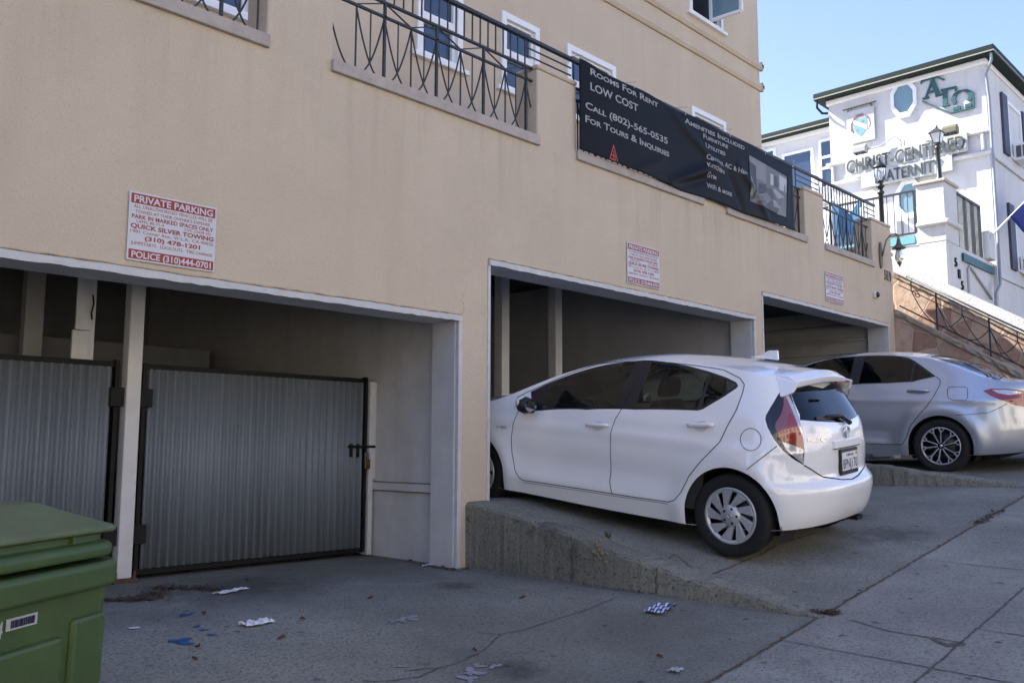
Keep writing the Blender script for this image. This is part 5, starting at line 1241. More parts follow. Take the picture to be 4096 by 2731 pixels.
gaps1 = [(A8((262,455),(320,424),(450,367),(600,302),(800,242),(950,216),(1075,204),(1200,208),(1400,236),(1560,281),(1665,336),(1690,372),(1680,420),(1640,530),(1590,620),(1530,740),(1420,850),(1340,950),(1290,1050),(1250,1098),(1210,1108),(1000,1078),(860,1056),(600,1016),(300,972),(272,950),(250,908),(232,800),(228,700),(240,620),(272,537)), .007),
 (A8((920,527),(880,590),(858,650),(850,730),(852,850),(845,985),(861,1055)), .007), (A8((1075,205),(1000,350),(938,500)), .006),
 (B1(*[(475+65*math.cos(a), 717+70*math.sin(a)) for a in [i*2*math.pi/24 for i in range(25)]]), .005),
 (B1((450,905),(540,835),(640,758)), .006), (B1((655,300),(660,350),(668,403)), .006),
 (B1((808,878),(850,902),(900,935),(930,952))+[('s', .97, .575), ('s', 1, .565)], .010),
 (A8((300,985),(600,1028),(860,1068),(1210,1121)), .004)]
sh1, res1, skin1 = None, None, None
def arch_cut(cfg, y0, r, zc=.30):
    """polygon in side view that removes the wheel opening down through the lower edge"""
    P = [('l', y0+r*math.cos(a), zc+r*math.sin(a)) for a in [R(-2+i*184/28) for i in range(29)]]
    return P
def add_arch(feats, sh, y0, r, zc):
    q = []
    u_of = lambda y: sh.S0+(sh.S1-sh.S0)*(y-sh.c['yfc'])/(sh.c['yrc']-sh.c['yfc'])
    feats.append(('wheel_opening', None, arch_cut(sh.c, y0, r, zc)+[('s', None, None)]))
class _: pass
def finish_arch(cfg, y0, r, zc):
    sh = Shell(cfg)
    def u_at(y, z):                                        # invert y to s at given height (bisect on 0.. 1)
        a, b = .02, .995
        for _i in range(50):
            m = (a+b)/2
            if sh.plan(m, z)[1] > y: a = m
            else: b = m
        return (a+b)/2
    out = []
    for i in range(33):
        a = R(0+i*180/32); y, z = y0+r*math.cos(a), zc+r*math.sin(a); out.append(('s', u_at(y, z), z))
    uL, uR = u_at(y0-r*1.0, zc*.8), u_at(y0+r*1.0, zc*.8)
    out += [('s', uL, 0.0), ('s', uR, 0.0)]
    return out
feats1 += [('wheel_opening', None, finish_arch(cfg1, 0.0, .355, .305)), ('wheel_opening', None, finish_arch(cfg1, 2.55, .35, .305))]
sh1, res1, skin1 = build_car(hatch, MW1, cfg1, feats1, gaps1, CARW)
def lb(mw, root, mb, name, mat, **k): mb.xf(mw); return mb.build(name, mat, root, **k)
def chassis(mw, root, L0, L1, wid, wheels, roofz):
    m = MB(); m.box((-wid+.27, L0+.45, .17), (wid-.27, L1-.3, .27)); m.box((-wid+.12, .42, .18), (wid-.12, 2.1, .26)); m.box((-wid+.2, L0+.12, .40), (wid-.2, L0+.44, .44)); lb(mw, root, m, 'floor_pan', UNDER)
    for y0 in wheels:
        for s in (-1, 1):
            m = MB(); vs = []; n = 20; x0, x1 = s*(wid-.05), s*(wid-.33); r = .37
            for i in range(n+1):
                a = R(-25+i*230/n); vs += [(x0, y0+r*math.cos(a), .30+r*math.sin(a)), (x1, y0+r*math.cos(a), .30+r*math.sin(a))]
            m.add(vs, [(2*i, 2*i+1, 2*i+3, 2*i+2) for i in range(n)]); m.add([(x1, y0+r*math.cos(R(-25+i*230/n)), .30+r*math.sin(R(-25+i*230/n))) for i in range(n+1)], [tuple(range(n+1))]); lb(mw, root, m, 'wheel_arch_liner', UNDER)
def seat(mw, root, x, y, h, two=True):
    m = MB(); m.box((x-.23, y-.05, .35), (x+.23, y+.45, .52)); s_ = lb(mw, root, m, 'seat', SEATM, bevel=.04)
    m = MB(); pr = [(x-.22, y+.02, .48), (x+.22, y+.02, .48), (x+.22, y-.10, 1.0), (x+.17, y-.13, 1.08), (x-.17, y-.13, 1.08), (x-.22, y-.10, 1.0)]; m.prism(pr, (0, -.11, 0)); lb(mw, root, m, 'seat_back', SEATM, bevel=.035)
    m = MB(); pr = [(x-.13, y-.13, 1.10), (x+.13, y-.13, 1.10), (x+.135, y-.15, 1.2), (x+.10, y-.16, 1.27), (x-.10, y-.16, 1.27), (x-.135, y-.15, 1.2)]; m.prism(pr, (0, -.08, 0)); lb(mw, root, m, 'headrest', SEATM, bevel=.03)
chassis(MW1, hatch, -.6, 3.35, .80, (0, 2.55), 1.4)
m = MB(); m.box((-.70, -.40, .30), (.70, 2.2, .34)); lb(MW1, hatch, m, 'cabin_floor', INTB)
for x in (-.37, .37): seat(MW1, hatch, x, 1.0, 1, True)
m = MB(); m.box((-.60, .12, .34), (.60, .62, .50)); m.prism([(-.60, .17, .5), (.60, .17, .5), (.60, -.02, 1.0), (-.60, -.02, 1.0)], (0, -.12, 0)); lb(MW1, hatch, m, 'rear_bench', SEATM, bevel=.03)
for x in (-.4, .4): m = MB(); m.box((x-.13, -.15, 1.01), (x+.13, -.06, 1.14)); lb(MW1, hatch, m, 'headrest', SEATM, bevel=.03)
m = MB(); m.prism([(-.72, 1.75, .84), (-.72, 2.3, .93), (-.72, 2.3, .5), (-.72, 1.85, .45)], (1.44, 0, 0)); lb(MW1, hatch, m, 'dashboard', INTB, bevel=.03)
m = MB(); m.tube([(-.37+.18*math.cos(a), 1.62+.05*math.sin(a), .86+.17*math.sin(a)) for a in [i*.35 for i in range(18)]], .014, 6, True); lb(MW1, hatch, m, 'steering_wheel', TRIMB, smooth=True)
m = MB(); m.box((-.02-.11, 1.47, 1.25), (-.02+.13, 1.50, 1.32)); lb(MW1, hatch, m, 'interior_mirror', TRIMB, bevel=.015)
for sx in (-1, 1):
    m = MB(); m.box((sx*.79-.015*sx if sx > 0 else -.79, .25, .3), (sx*.79+.02 if sx > 0 else -.775, 2.1, .88)); lb(MW1, hatch, m, 'door_card', INTB)
for y in (0, 2.55):
    for s in (-1, 1): wheel(hatch, MW1, s*.735, y, .304, .185, 'cover', s, .25)
# rear spoiler
m = MB(); vs = []; N = 24
for i in range(N+1):
    v = -1+2*i/N; x = .49*v; sw = .07*abs(v)**3; zz_ = 1.395-.045*v*v; yr_ = -.385+sw*.9
    vs += [(x, -.06+sw*.2, zz_), (x, -.30+sw*.5, zz_-.018), (x, yr_, 1.335-.04*v*v), (x, yr_+.014, 1.285-.04*v*v), (x, -.26+sw*.5, 1.27-.05*v*v), (x, -.06+sw*.2, 1.30)]
m.add(vs, [(i*6+k, i*6+(k+1) % 6, i*6+6+(k+1) % 6, i*6+6+k) for i in range(N) for k in range(6)]+[tuple(range(6)), tuple(N*6+5-k for k in range(6))]); lb(MW1, hatch, m, 'spoiler', CARW, bevel=.01, seg=3)
for s in (-1, 1):                                            # side fins of the spoiler
    m = MB(); m.prism([(s*.51, -.08, 1.35), (s*.525, -.36, 1.29), (s*.56, -.33, 1.215), (s*.59, -.26, 1.18), (s*.60, -.12, 1.225)], (-s*.03, 0, 0)); lb(MW1, hatch, m, 'spoiler_fin', CARW, bevel=.01)
m = MB(); m.box((-.12, -.485, 1.285), (.12, -.46, 1.30)); lb(MW1, hatch, m, 'high_stop_lamp', RED)
# shark-fin aerial
m = MB(); m.prism([(-.005+0, .30, 1.455), (0, .20, 1.475), (0, .13, 1.515), (0, .05, 1.52), (0, .04, 1.44)], (.02, 0, 0)); m.v = [Vector((v.x-.01, v.y, v.z-.005)) for v in m.v]; lb(MW1, hatch, m, 'aerial_fin', CARW, bevel=.008)
# mirror
for s in (-1, 1):
    m = MB(); m.lathe([(0, -.075), (.075, -.06), (.105, 0), (.085, .06), (0, .085)], (0, 0, 0), 16, 'x'); m.xf(Matrix.Translation((s*.90, 1.93, .965)) @ Matrix.Diagonal((.95, .7, .72, 1))); mo = lb(MW1, hatch, m, 'door_mirror', TRIMB, smooth=True)
    m = MB(); m.lathe([(0, -.072), (.072, -.058), (.102, 0), (.082, .058), (0, .082)], (0, 0, 0), 16, 'x'); m.xf(Matrix.Translation((s*.90, 1.955, .98)) @ Matrix.Diagonal((.93, .62, .66, 1))); lb(MW1, hatch, m, 'mirror_cap', CARW, smooth=True)
    m = MB(); m.lathe([(.0, 0), (.085, .0), (.088, .01)], (0, 0, 0), 16, 'y'); m.xf(Matrix.Translation((s*.905, 1.862, .965)) @ Matrix.Diagonal((.85, 1, .62, 1))); lb(MW1, hatch, m, 'mirror_glass', M('mirror_silver', (.25, .28, .33), .05, 0, metal=1) if not bpy.data.materials.get('mirror_silver') else bpy.data.materials['mirror_silver'])
    m = MB(); m.bar((s*.77, 1.94, .915), (s*.88, 1.93, .925), .07, .05); lb(MW1, hatch, m, 'mirror_foot', TRIMB, bevel=.015)
# door handles: recess cup and bar
def handle(px0, px1, pc):
    a, n = skin1(px0, .022); b, n2 = skin1(px1, .022); c, n3 = skin1(pc, .0)
    if a is None or b is None: return
    im = MW1.inverted()
    for s in (1, -1):
        mir = MW1 @ Matrix.Scale(s, 4, (1, 0, 0)) @ im
        h_ = MB(); h_.tube([mir @ a, mir @ a.lerp(b, .15)+(mir.to_3x3() @ n)*.008, mir @ a.lerp(b, .85)+(mir.to_3x3() @ n)*.008, mir @ b], [.012, .017, .017, .012], 10); h_.build('door_handle', CARW, hatch, smooth=True)
        e1 = (b-a).normalized(); e2 = n3.cross(e1).normalized()
        q = MB(); q.poly([mir @ (c+n3*.003+e1*.055*math.cos(t)+e2*.042*math.sin(t)) for t in [i*.3142 for i in range(20)]]); q.build('handle_recess', M('recess_white', (.62, .62, .62), .4, 0) if not bpy.data.materials.get('recess_white') else bpy.data.materials['recess_white'], hatch)
P8 = lambda x, y: (1900+.6377*x, 1300+.6377*y)
Q1 = lambda x, y: (2700+.6378*x, 1300+.6378*y)
handle(P8(706, 630), P8(846, 634), P8(775, 632)); handle(P8(1340, 632), P8(1508, 630), P8(1420, 634))
# badges, plate, wiper on the tailgate
def skin_text(s, pa_, pb2, h, mat, nm, depth=.004):
    a, n = skin1(pa_, 0); b, n2 = skin1(pb2, 0)
    if a is None or b is None: return
    lettering(s, a, b, h, n.cross(b-a), n, off=.001, depth=depth, bold=.01).build(nm, mat, hatch)
skin_text('HYBRID', P8(133, 649), P8(203, 649), .028, CHROME, 'badge')
def rearpt(x, z, off=0):                                   # point of the tailgate surface in the car frame
    u0, u1 = .76, 1.0
    for _i in range(40):
        um = (u0+u1)/2
        if sh1.plan(um, z)[0] > abs(x): u0 = um
        else: u1 = um
    p = sh1.plan(u0, z); return Vector((x, p[1]-off, z))
RP = lambda x, z, o=0: MW1 @ rearpt(x, z, o)
nrm = MW1.to_3x3() @ Vector((0, -1, .12)).normalized(); upv = MW1.to_3x3() @ Vector((0, .1, 1))
skin_text('PRIUS', Q1(833, 733), Q1(908, 730), .028, CHROME, 'badge'); skin_text('c', Q1(914, 730), Q1(940, 728), .045, CHROME, 'badge')
em = MB(); c = rearpt(0, .915, .012)
for rx, rz in ((.06, .042), (.022, .042)): em.tube([MW1 @ (c+Vector((rx*math.cos(t), .012*0, rz*math.sin(t)))) for t in [i*.3142 for i in range(20)]], .0055, 6, True)
em.tube([MW1 @ (c+Vector((.042*math.cos(t), 0, .016+.018*math.sin(t)))) for t in [i*.3142 for i in range(20)]], .005, 6, True); em.build('emblem', CHROME, hatch, smooth=True)
# number-plate garnish, recess, plate and frame
def rpanel(x0, x1, z0, z1, off, mat, nm, th=.006, nx=12):
    m = MB(); vs = []
    for i in range(nx+1):
        x = lerp(x0, x1, i/nx)
        for z in (z0, z1): vs += [RP(x, z, off), RP(x, z, off-th)]
    m.add(vs, [f for i in range(nx) for k in [i*4] for f in ((k, k+4, k+6, k+2), (k, k+1, k+5, k+4), (k+2, k+6, k+7, k+3))]+[(0, 2, 3, 1), (nx*4, nx*4+1, nx*4+3, nx*4+2)]); return m.build(nm, mat, hatch, weld=True)
rpanel(-.26, .26, .812, .862, .022, CARW, 'plate_garnish', .03)
rpanel(-.25, .25, .802, .811, .012, GAPM, 'garnish_shadow_gap', .004)
PC = rearpt(0, .70, .012); 
def platebox(x0, x1, z0, z1, y0, y1, mat, nm, bev=0):
    m = MB(); m.box((x0, PC.y-y1, z0), (x1, PC.y-y0, z1)); m.v = [v+Vector((0, (v.z-.70)*.08, 0)) for v in m.v]; return lb(MW1, hatch, m, nm, mat, bevel=bev)
platebox(-.165, .165, .605, .795, -.02, .008, TRIMB, 'plate_frame', .004); pn = platebox(-.149, .149, .637, .773, .0081, .0105, M('plate_white', (.72, .72, .74), .4, 0), 'number_plate')
def ptext(s, x0, x1, z, h, mat, nm, par):
    lettering(s, MW1 @ Vector((x0, PC.y-.0107+(z-.70)*.08, z)), MW1 @ Vector((x1, PC.y-.0107+(z-.70)*.08, z)), h, MW1.to_3x3() @ Vector((0, .1, 1)), MW1.to_3x3() @ Vector((0, -1, .1)), off=.0004, depth=.0008, bold=.012).build(nm, mat, par)
INK = M('plate_ink', (.02, .025, .06), .5, 0)
ptext('8PNJ170', -.138, .138, .652, .074, INK, 'plate_number', hatch); ptext('California', -.07, .07, .742, .022, RED, 'plate_lettering', hatch); ptext('TOYOTA', -.06, .06, .614, .014, CHROME, 'frame_lettering', hatch)
m = MB(); m.box((.105, PC.y-.0112-.0, .745), (.14, PC.y-.0106, .767)); lb(MW1, hatch, m, 'sticker', M('sticker_yellow', (.6, .45, .05), .5, 0))
# rear wiper
w0, w1, w2 = rearpt(.06, .985, .03), rearpt(-.05, 1.04, .035), rearpt(-.27, 1.045, .02)
m = MB(); m.tube([MW1 @ w0, MW1 @ w1, MW1 @ w2], [.022, .016, .008], 8); m.build('wiper_arm', TRIMB, hatch, smooth=True)
m = MB(); m.bar(MW1 @ rearpt(-.40, 1.035, .008), MW1 @ rearpt(.0, 1.03, .008), .012, .02); m.build('wiper_blade', TRIMB, hatch)
# exhaust tip / tow cover under the bumper
m = MB(); m.box((.28, -.52, .205), (.40, -.40, .235)); lb(MW1, hatch, m, 'rear_deflector', TRIMB)
# ------------------------------------------------------------------ silver sedan
S2 = lambda *pts: [(3200+.5103*x, 1300+.5103*y) for x, y in pts]
c2o = Vector((11.82, 3.68, -.245)); MW2 = pose(c2o, R(2.0), R(3.2), R(2.5))
def bump2(y, z):
    r = math.hypot(y, z-.31); b = .024*math.exp(-((r-.42)/.09)**2)*smooth((.92-z)/.2)
    rf = math.hypot(y-2.7, z-.31); b += .02*math.exp(-((rf-.42)/.09)**2)*smooth((.9-z)/.2)
    if .3 < y < 2.4: b += (-.022*math.exp(-((z-.46)/.10)**2)+.014*math.exp(-((z-.31)/.05)**2))*smooth((y-.3)/.4)*smooth((2.4-y)/.4)
    b += .012*math.exp(-((z-.84)/.05)**2)
    return b
cfg2 = dict(hw=.875, nr=2.9, nf=2.6, Lr=.85, Lf=.8, yrc=-.15, yfc=2.8,
    W=[(.15, .83), (.25, .86), (.4, .875), (.6, .875), (.78, .862), (.93, .825), (1.05, .77), (1.2, .70), (1.33, .63), (1.40, .575), (1.45, .53)],
    yr=[(.2, -.88), (.32, -.97), (.5, -1.0), (.62, -.99), (.7, -.965), (.9, -.945), (1.0, -.93), (1.06, -.89)],
    yf=[(.2, 3.5), (.4, 3.62), (.6, 3.62), (.75, 3.52)],
    ztop=[(-1.0, 1.00), (-.8, 1.04), (-.55, 1.075), (-.3, 1.165), (0, 1.285), (.3, 1.36), (.8, 1.40), (1.2, 1.39), (1.6, 1.32), (2.0, 1.17), (2.4, 1.02), (2.7, .96), (3.2, .88), (3.6, .76)],
    zbot=[(-1.0, .30), (-.6, .24), (.3, .19), (2.3, .19), (3.2, .22), (3.6, .25)], bump=bump2, ztn=lambda u: 1.02 if u > .7 else (.78 if u < .2 else 1.0),
    crown=[(-.95, .025), (-.6, .03), (-.3, .05), (.3, .055), (1.2, .055), (1.6, .06), (2.3, .08), (2.6, .08), (3.6, .04)])
SILVP = car_paint('silver_car_paint', (.45, .47, .51), .6, .3)
DG = tint_glass('dark_tint_glass', (.03, .03, .035)); RWG = tint_glass('sedan_rear_glass', (.08, .09, .1))
def cap2(y, x, xe):
    if -.56 < y < .17 and x < xe-.07: return ('rear_window', RWG)
    if 1.5 < y < 2.36 and x < xe-.05: return ('windscreen', WSG)
    return ('body', SILVP)
cfg2['cap'] = cap2
sedan = thing('parked_car', 'silver four-door sedan parked nose-in at the far garage', 'car', c2o, 'cars parked nose-in at the garages')
feats2 = [
 ('window_surround', TRIMB, S2((-150,430),(0,338),(100,290),(250,250),(440,233),(600,231),(740,239),(850,256),(892,276),(1066,402),(1010,415),(880,446),(700,456),(430,466),(100,470),(-100,470))),
 ('door_glass', DG, S2((-90,420),(0,350),(110,298),(260,261),(432,247),(382,458),(100,462),(-60,462))),
 ('door_glass', DG, S2((462,455),(516,246),(640,244),(750,251),(850,266),(893,293),(862,438),(700,448))),
 ('quarter_glass', DG, S2((906,306),(1036,398),(960,418),(874,438),(888,390))),
 ('lamp_lens', RED, S2((1433,514),(1500,496),(1600,497),(1700,505),(1765,515),(1765,640),(1700,633),(1600,596),(1480,546))),
 ('lamp_clear_strip', CLEAR, S2((1505,506),(1600,505),(1700,515),(1745,530),(1640,548),(1550,532))),
 ('wheel_opening', None, finish_arch(cfg2, 0.0, .355, .31)), ('wheel_opening', None, finish_arch(cfg2, 2.70, .355, .31))]
gaps2 = [(S2((1066,403),(1098,428),(1100,455),(1085,490),(1040,570),(975,660),(900,740),(860,800),(835,880),(800,935),(650,934),(490,926)), .008),
 (S2((440,236),(415,330),(396,470),(372,560),(360,640),(362,800),(380,920)), .008),
 (S2((1165,488),(1205,483),(1290,484),(1310,492),(1314,520),(1312,570),(1296,590),(1200,588),(1162,572),(1155,530),(1158,500),(1165,488)), .006),
 (S2((1220,705),(1350,698),(1480,685),(1560,650),(1620,615)), .006), (S2((-150,440),(0,328),(100,280),(250,240),(440,222),(600,219),(740,226),(860,245)), .004)]
sh2, res2, skin2 = build_car(sedan, MW2, cfg2, feats2, gaps2, SILVP)
chassis(MW2, sedan, -1.0, 3.6, .84, (0, 2.7), 1.4)
m = MB(); m.box((-.72, -.5, .30), (.72, 2.3, .34)); lb(MW2, sedan, m, 'cabin_floor', INTB)
for x in (-.38, .38): seat(MW2, sedan, x, 1.1, 1)
m = MB(); m.box((-.62, .1, .34), (.62, .7, .52)); m.box((-.62, -.05, .5), (.62, .1, 1.02)); lb(MW2, sedan, m, 'rear_bench', SEATM, bevel=.03)
m = MB(); m.box((-.72, -.55, 1.0), (.72, -.06, 1.03)); lb(MW2, sedan, m, 'parcel_shelf', INTB)
for y in (0, 2.7):
    for s in (-1, 1): wheel(sedan, MW2, s*.775, y, .312, .205, 'alloy', s, .1)
a, n = skin2(S2((842, 520))[0], .03); b, n2 = skin2(S2((1015, 518))[0], .03)
if a is not None and b is not None:
    for s in (1, -1):
        T = MW2 @ Matrix.Scale(s, 4, (1, 0, 0)) @ MW2.inverted()
        h_ = MB(); h_.tube([T @ (a-n*.025), T @ a.lerp(b, .18), T @ a.lerp(b, .5)+(T.to_3x3() @ n)*.006, T @ a.lerp(b, .82), T @ (b-n*.025)], [.012, .018, .021, .018, .012], 10); h_.build('door_handle', SILVP, sedan, smooth=True)
for s in (-1, 1):
    m = MB(); m.lathe([(0, -.08), (.08, -.06), (.11, 0), (.09, .06), (0, .09)], (0, 0, 0), 16, 'x'); m.xf(Matrix.Translation((s*.97, 1.95, .98)) @ Matrix.Diagonal((1.2, .8, .85, 1))); lb(MW2, sedan, m, 'door_mirror', SILVP, smooth=True)
m = MB(); m.box((-.165, -1.0, .78), (.165, -.985, .95)); lb(MW2, sedan, m, 'number_plate', bpy.data.materials['plate_white'])
m = MB(); m.box((-.6, -.97, .22), (.6, -.85, .33)); lb(MW2, sedan, m, 'bumper_diffuser', TRIMB, bevel=.02)
# ================================================================== green wheeled bin
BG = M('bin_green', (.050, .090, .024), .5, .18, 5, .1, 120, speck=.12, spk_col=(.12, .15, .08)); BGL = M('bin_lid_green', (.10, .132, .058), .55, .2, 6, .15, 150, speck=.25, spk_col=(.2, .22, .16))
ba = R(33); bex = Vector((math.cos(ba), math.sin(ba), 0)); bey = Vector((-math.sin(ba), math.cos(ba), 0))
corner = Vector((1.315, 3.0, 0)); bc = corner-bex*.36+bey*.42; bc.z = drive_z(bc.x, bc.y)
bn_ = thing('wheeled_bin', 'green wheeled bin with a barcode label at the left edge, in front of the gates', 'bin', bc, rz=ba)
H = 1.10
def rrect(w, d, r, z, n=6, cy=0):
    out = []
    for cx, cyy, a0 in ((w/2-r, d/2-r, 0), (-w/2+r, d/2-r, 90), (-w/2+r, -d/2+r, 180), (w/2-r, -d/2+r, 270)):
        for i in range(n+1): a = R(a0+90*i/n); out.append((cx+r*math.cos(a), cyy+r*math.sin(a)+cy, z))
    return out
def rings(rs, cap=True):
    m = MB(); n = len(rs[0]); vs = [p for r_ in rs for p in r_]; fs = [(i*n+j, i*n+(j+1) % n, (i+1)*n+(j+1) % n, (i+1)*n+j) for i in range(len(rs)-1) for j in range(n)]
    if cap: fs += [tuple(reversed(range(n))), tuple(range((len(rs)-1)*n, len(rs)*n))]
    return m.add(vs, fs)
rings([rrect(.46, .50, .07, .05), rrect(.48, .53, .08, .12), rrect(.535, .60, .08, .58), rrect(.55, .62, .08, .615), rrect(.60, .69, .07, .66), rrect(.625, .715, .07, .70), rrect(.645, .735, .07, H-.09), rrect(.645, .735, .07, H-.03)]).build('bin_body', BG, bn_, local=True, smooth=False, bevel=.012, seg=3)
rings([rrect(.68, .79, .11, H-.09), rrect(.705, .82, .125, H-.082), rrect(.71, .825, .13, H-.02), rrect(.69, .80, .12, H-.008)]).build('bin_rim', BG, bn_, local=True, bevel=.012, seg=3)
rings([rrect(.65, .76, .12, H+.004), rrect(.685, .80, .135, H+.008), rrect(.69, .805, .135, H+.036), rrect(.66, .775, .12, H+.05), rrect(.60, .72, .08, H+.053), rrect(.60, .72, .08, H+.078)]).build('lid_skirt', BG, bn_, local=True, bevel=.008, seg=3)
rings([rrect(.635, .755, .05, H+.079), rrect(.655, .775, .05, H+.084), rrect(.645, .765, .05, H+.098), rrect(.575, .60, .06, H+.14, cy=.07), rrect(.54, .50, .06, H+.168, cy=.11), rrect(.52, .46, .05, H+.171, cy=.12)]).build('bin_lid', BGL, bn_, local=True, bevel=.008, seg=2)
MB().box((.318, -.10, H-.20), (.352, .12, H-.085)).build('side_lug', BG, bn_, local=True, bevel=.01)
for sx in (-.25, .1): MB().box((sx-.005, -.376, H+.054), (sx+.005, -.3605, H+.079)).build('lid_rib', BG, bn_, local=True)
for k in range(5): MB().box((-.22, -.315+k*.022, H+.104+k*.0055), (.10, -.309+k*.022, H+.108+k*.0055)).build('moulded_line', BGL, bn_, local=True)
m = MB(); m.box((-.22, .42, H-.02), (.22, .47, H+.09)); m.build('lid_hinge', BG, bn_, local=True, bevel=.02)
MB().tube([(-.24, .46, H-.04), (-.24, .52, H+.02), (.24, .52, H+.02), (.24, .46, H-.04)], .018, 8).build('handle', BG, bn_, local=True, smooth=True)
def front(x, z, off): return (x, -(.3575+.010*(z-.70)/(H-.79))-off, z)
def fpanel(x0, x1, z0, z1, off, th, mat, nm, bev=.0):
    m = MB(); a = [front(x0, z0, off), front(x1, z0, off), front(x1, z1, off), front(x0, z1, off)]; m.prism(a, (0, th, 0)); m.build(nm, mat, bn_, local=True, bevel=bev)
fpanel(-.26, .07, .70, .89, .022, .05, BG, 'raised_panel', .014); fpanel(.115, .27, .70, .93, .018, .05, BG, 'raised_panel', .014); fpanel(.055, .13, .70, .735, .02, .05, BG, 'raised_panel', .012)
LBL = M('label_white', (.42, .42, .43), .5, .05, 20)
fpanel(-.155, -.035, .945, .978, .0045, .003, LBL, 'barcode_label')
x = -.14
while x < -.05:
    w = random.choice((.0022, .0035, .005)); fpanel(x, x+w, .951, .972, .0075, .002, bpy.data.materials['plate_ink'], 'barcode_bar'); x += w+random.choice((.0025, .004))
mb = lettering('4', front(-.20, .93, .004), front(-.172, .93, .004), .05, (0, -.1, 1), (0, -1, -.1), depth=.001, bold=.0); mb.build('stamped_number', LBL, bn_, local=True)
for s in (-1, 1): MB().lathe([(0, -.025), (.09, -.025), (.115, -.02), (.12, 0), (.115, .02), (.09, .025), (0, .025)], (s*.27, .27, .12), 20, 'x').build('wheel', TYRE, bn_, local=True, smooth=True)
MB().tube([(-.27, .27, .12), (.27, .27, .12)], .014, 8).build('axle', BLACK, bn_, local=True)
# ================================================================== litter
PAP = M('litter_paper', (.62, .63, .66), .8, .1, 20)
STR = bpy.data.materials.new('striped_wrapper'); STR.use_nodes = True; t = STR.node_tree; tc = nd(t, 'ShaderNodeTexCoord'); wv = nd(t, 'ShaderNodeTexWave'); wv.bands_direction = 'Y'; wv.inputs['Scale'].default_value = 13; wv.inputs['Distortion'].default_value = .7; wv.inputs['Detail'].default_value = 1
t.links.new(tc.outputs['Object'], wv.inputs['Vector']); rp = nd(t, 'ShaderNodeValToRGB'); rp.color_ramp.elements[0].position = .45; rp.color_ramp.elements[1].position = .52; rp.color_ramp.elements[0].color = (.03, .06, .25, 1); rp.color_ramp.elements[1].color = (.66, .67, .70, 1); t.links.new(wv.outputs['Fac'], rp.inputs[0]); t.links.new(rp.outputs[0], t.nodes['Principled BSDF'].inputs['Base Color'])
def scrap(name, label, cat, p, L, W, rz, mat, crump=.02, group=None, n=13):
    c = Vector(drv(p)); m = MB(); vs = []
    ph = [random.uniform(0, 6.28) for _ in range(4)]
    for i in range(n+1):
        for j in range(n+1):
            u, v = (i/n-.5), (j/n-.5); k = 1+.25*math.sin(3*u*4+ph[0])*math.sin(v*5+ph[1])
            x = u*L*(1+.12*math.sin(v*7+ph[2])); y = v*W*k
            z = .006+abs(math.sin(u*9+ph[0])*math.cos(v*8+ph[1]))*crump+random.uniform(0, crump*.12)
            vs.append((x, y, z))
    m.add(vs, [(i*(n+1)+j, (i+1)*(n+1)+j, (i+1)*(n+1)+j+1, i*(n+1)+j+1) for i in range(n) for j in range(n)])
    o = m.build(name, mat, None, solid=.0012); o.location = c; o.rotation_euler = (0, 0, rz); return tag(o, label, cat, group)
scrap('food_wrapper', 'crumpled blue and white striped wrapper on the driveway by the low wall', 'wrapper', (2640, 2438), .26, .13, R(15), STR, .022)
scrap('paper_scrap', 'long folded white paper lying near the foot of the corrugated gates', 'paper', (925, 2368), .26, .07, R(20), PAP, .015)
scrap('paper_scrap', 'torn white paper with brown stains, nearest the middle of the driveway', 'paper', (1028, 2496), .19, .08, R(5), PAP, .02)
scrap('paper_scrap', 'small white card lying on the driveway beside the green bin', 'card', (537, 2513), .055, .035, R(-12), PAP, .002)
scrap('paper_scrap', 'flattened white wrapper at the foot of the first garage side wall', 'wrapper', (1712, 2262), .12, .05, R(10), PAP, .008)
scrap('paper_scrap', 'flat pale paper disc on the driveway near the pavement joint', 'paper', (2705, 2682), .085, .06, R(10), M('dull_paper', (.38, .39, .40), .8, .15, 20), .006)
DRY = M('dry_leaf', (.13, .055, .022), .9, .45, 14); TWIG = M('twig_brown', (.09, .05, .03), .9, .3, 20)
def leaf(p, L, label):
    c = Vector(drv(p)); m = MB(); w = L*.4
    vs = [(-L/2, 0, .004), (-L*.15, -w*.5, .016), (L*.25, -w*.4, .02), (L/2, 0, .012), (L*.25, w*.4, .026), (-L*.15, w*.5, .014), (0, 0, .006)]
    m.add(vs, [(6, 0, 1), (6, 1, 2), (6, 2, 3), (6, 3, 4), (6, 4, 5), (6, 5, 0)]); o = m.build('dry_leaf', DRY, None, solid=.001); o.location = c; o.rotation_euler = (random.uniform(-.2, .2), 0, random.uniform(0, 6.28)); return tag(o, label, 'leaf', 'dry brown leaves on the driveway')
for p, L, lab in (((985,2322),.07,'curled brown leaf in front of the padlocked gate'),((815,2457),.06,'brown leaf beside the blue paint drops, farther from the camera'),((790,2590),.04,'brown leaf just below the biggest blue paint stain'),((1125,2555),.06,'brown leaf fragment nearest the bottom centre of the driveway'),((1210,2478),.05,'brown leaf between the torn paper and the white paint mark'),((1480,2395),.045,'thin brown leaf in the middle of the first driveway'),((780,2640),.035,'orange brown leaf scrap close to the bottom edge'),
    ((1640,2245),.09,'curled brown leaf against the side wall of the first garage'),((1770,2270),.06,'brown leaf at the foot of the jamb board'),((1815,2280),.065,'broad brown leaf at the corner of the stucco pier'),((1865,2278),.06,'brown leaf at the foot of the retaining wall'),((2090,2393),.055,'dark brown curled leaf alone on the driveway below the low wall'),((2640,2630),.04,'orange brown scrap beside the pale paper disc'),((1900,2605),.03,'yellow brown leaf speck beside the driveway crack')):
    leaf(p, L, lab)
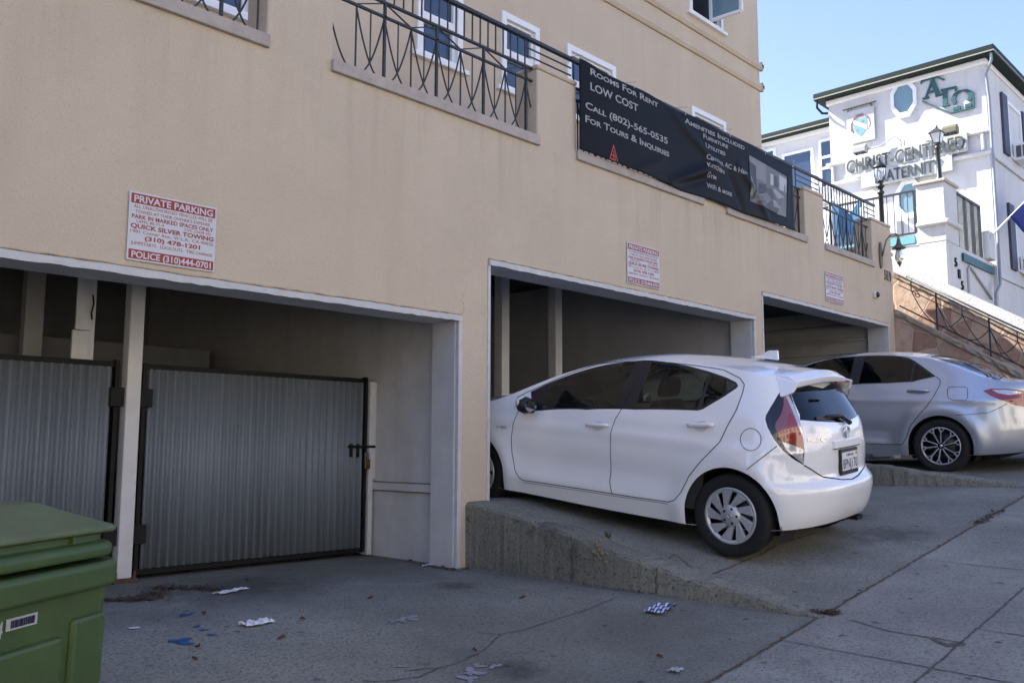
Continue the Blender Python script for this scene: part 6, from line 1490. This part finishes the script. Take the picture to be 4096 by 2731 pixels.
def debris(nm, quads, n, label, sp=.012):
    m = MB()
    for _k in range(n):
        a, b, w = random.choice(quads); u = random.random(); x = lerp(a[0], b[0], u)+random.gauss(0, w); y = lerp(a[1], b[1], u)+random.gauss(0, w); z = ground_z(x, y)
        L = random.uniform(.4, 1.5)*sp; r_ = random.uniform(0, 6.28); d = Vector((math.cos(r_), math.sin(r_), random.uniform(-.2, .4)))*L; e = Vector((-d.y, d.x, 0)).normalized()*L*random.uniform(.15, .5); c = Vector((x, y, z+.004+random.random()*.012))
        m.poly([c-d, c-e, c+d, c+e])
    o = m.build(nm, [TWIG], None); return tag(o, label, 'debris', None, 'stuff')
q = lambda *ps: [drv(p)[:2] for p in ps]
a, b, c, d = q((410, 2400), (600, 2400), (640, 2350), (880, 2360)); debris('leaf_litter', [(a, b, .05), (c, d, .05), (b, c, .06)], 900, 'brown leaf litter swept up beside the green bin', .018)
a, b, c = q((3130, 2440), (3290, 2455), (3330, 2450)); debris('leaf_litter', [(a, b, .02), (b, c, .025)], 450, 'brown pine needles gathered where the low wall meets the pavement', .02)
a, b, c, d = q((1860, 2282), (2350, 2345), (2700, 2385), (3150, 2442)); debris('leaf_litter', [(a, b, .012), (b, c, .012), (c, d, .012)], 500, 'brown crumbs along the foot of the low retaining wall', .009)
a, b = q((1650, 2255), (1840, 2285)); debris('leaf_litter', [(a, b, .02)], 160, 'brown leaf crumbs along the first garage side wall', .016)
debris('leaf_litter', [((-2, 2.475), (9.7, 2.475), .008)], 420, 'brown needles lying in the joint between driveway and pavement', .010)
debris('leaf_litter', [((8.2, 2.47), (8.9, 2.47), .03)], 160, 'brown needle clump in the pavement joint near the sedan', .02)
# scattered crumbs and grit over the first driveway
m = MB()
for _k in range(420):
    x, y = random.uniform(.6, 5.1), random.uniform(1.2, 6.5); c = Vector((x, y, ground_z(x, y)+.004)); L = random.uniform(.003, .011); r_ = random.uniform(0, 6.28); d = Vector((math.cos(r_), math.sin(r_), 0))*L; e = Vector((-d.y, d.x, 0))*random.uniform(.2, .6); m.poly([c-d, c-e, c+d, c+e+Vector((0, 0, .003))])
tag(m.build('grit', [TWIG]), 'tiny brown twigs and grit scattered over the first driveway', 'debris', None, 'stuff')
# weed in the crack of the ramp
wd_ = thing('weed', 'small green weed sprouting at the edge of the ramp', 'weed', drv((2432, 2160)))
m = MB(); c = Vector(drv((2432, 2162)))
for k in range(26):
    a = random.uniform(0, 6.28); tip = c+Vector((math.cos(a)*random.uniform(.01, .05), math.sin(a)*random.uniform(.01, .05), random.uniform(.03, .085))); e = Vector((-math.sin(a), math.cos(a), 0))*.006; mid = c.lerp(tip, .6)+Vector((0, 0, .01)); m.poly([c-e*.4, mid-e, tip, mid+e])
m.build('leaf_tuft', M('weed_green', (.05, .085, .03), .7, .3, 30), wd_)
# unseen house added out of frame left to block low sky light
NB = thing('sky_blocking_house', 'unseen brown house added down the hill to block low sky light', 'house', (-16, 10, -4))
MB().box((-26, 3.5, -6), (-8.2, 15, 8.5)).build('wall', M('brown_stucco', (.3, .24, .18), .9, .1, 1), NB); MB().box((-26.4, 3, 8.501), (-7.8, 15.5, 8.8)).build('roof', SILL, NB)
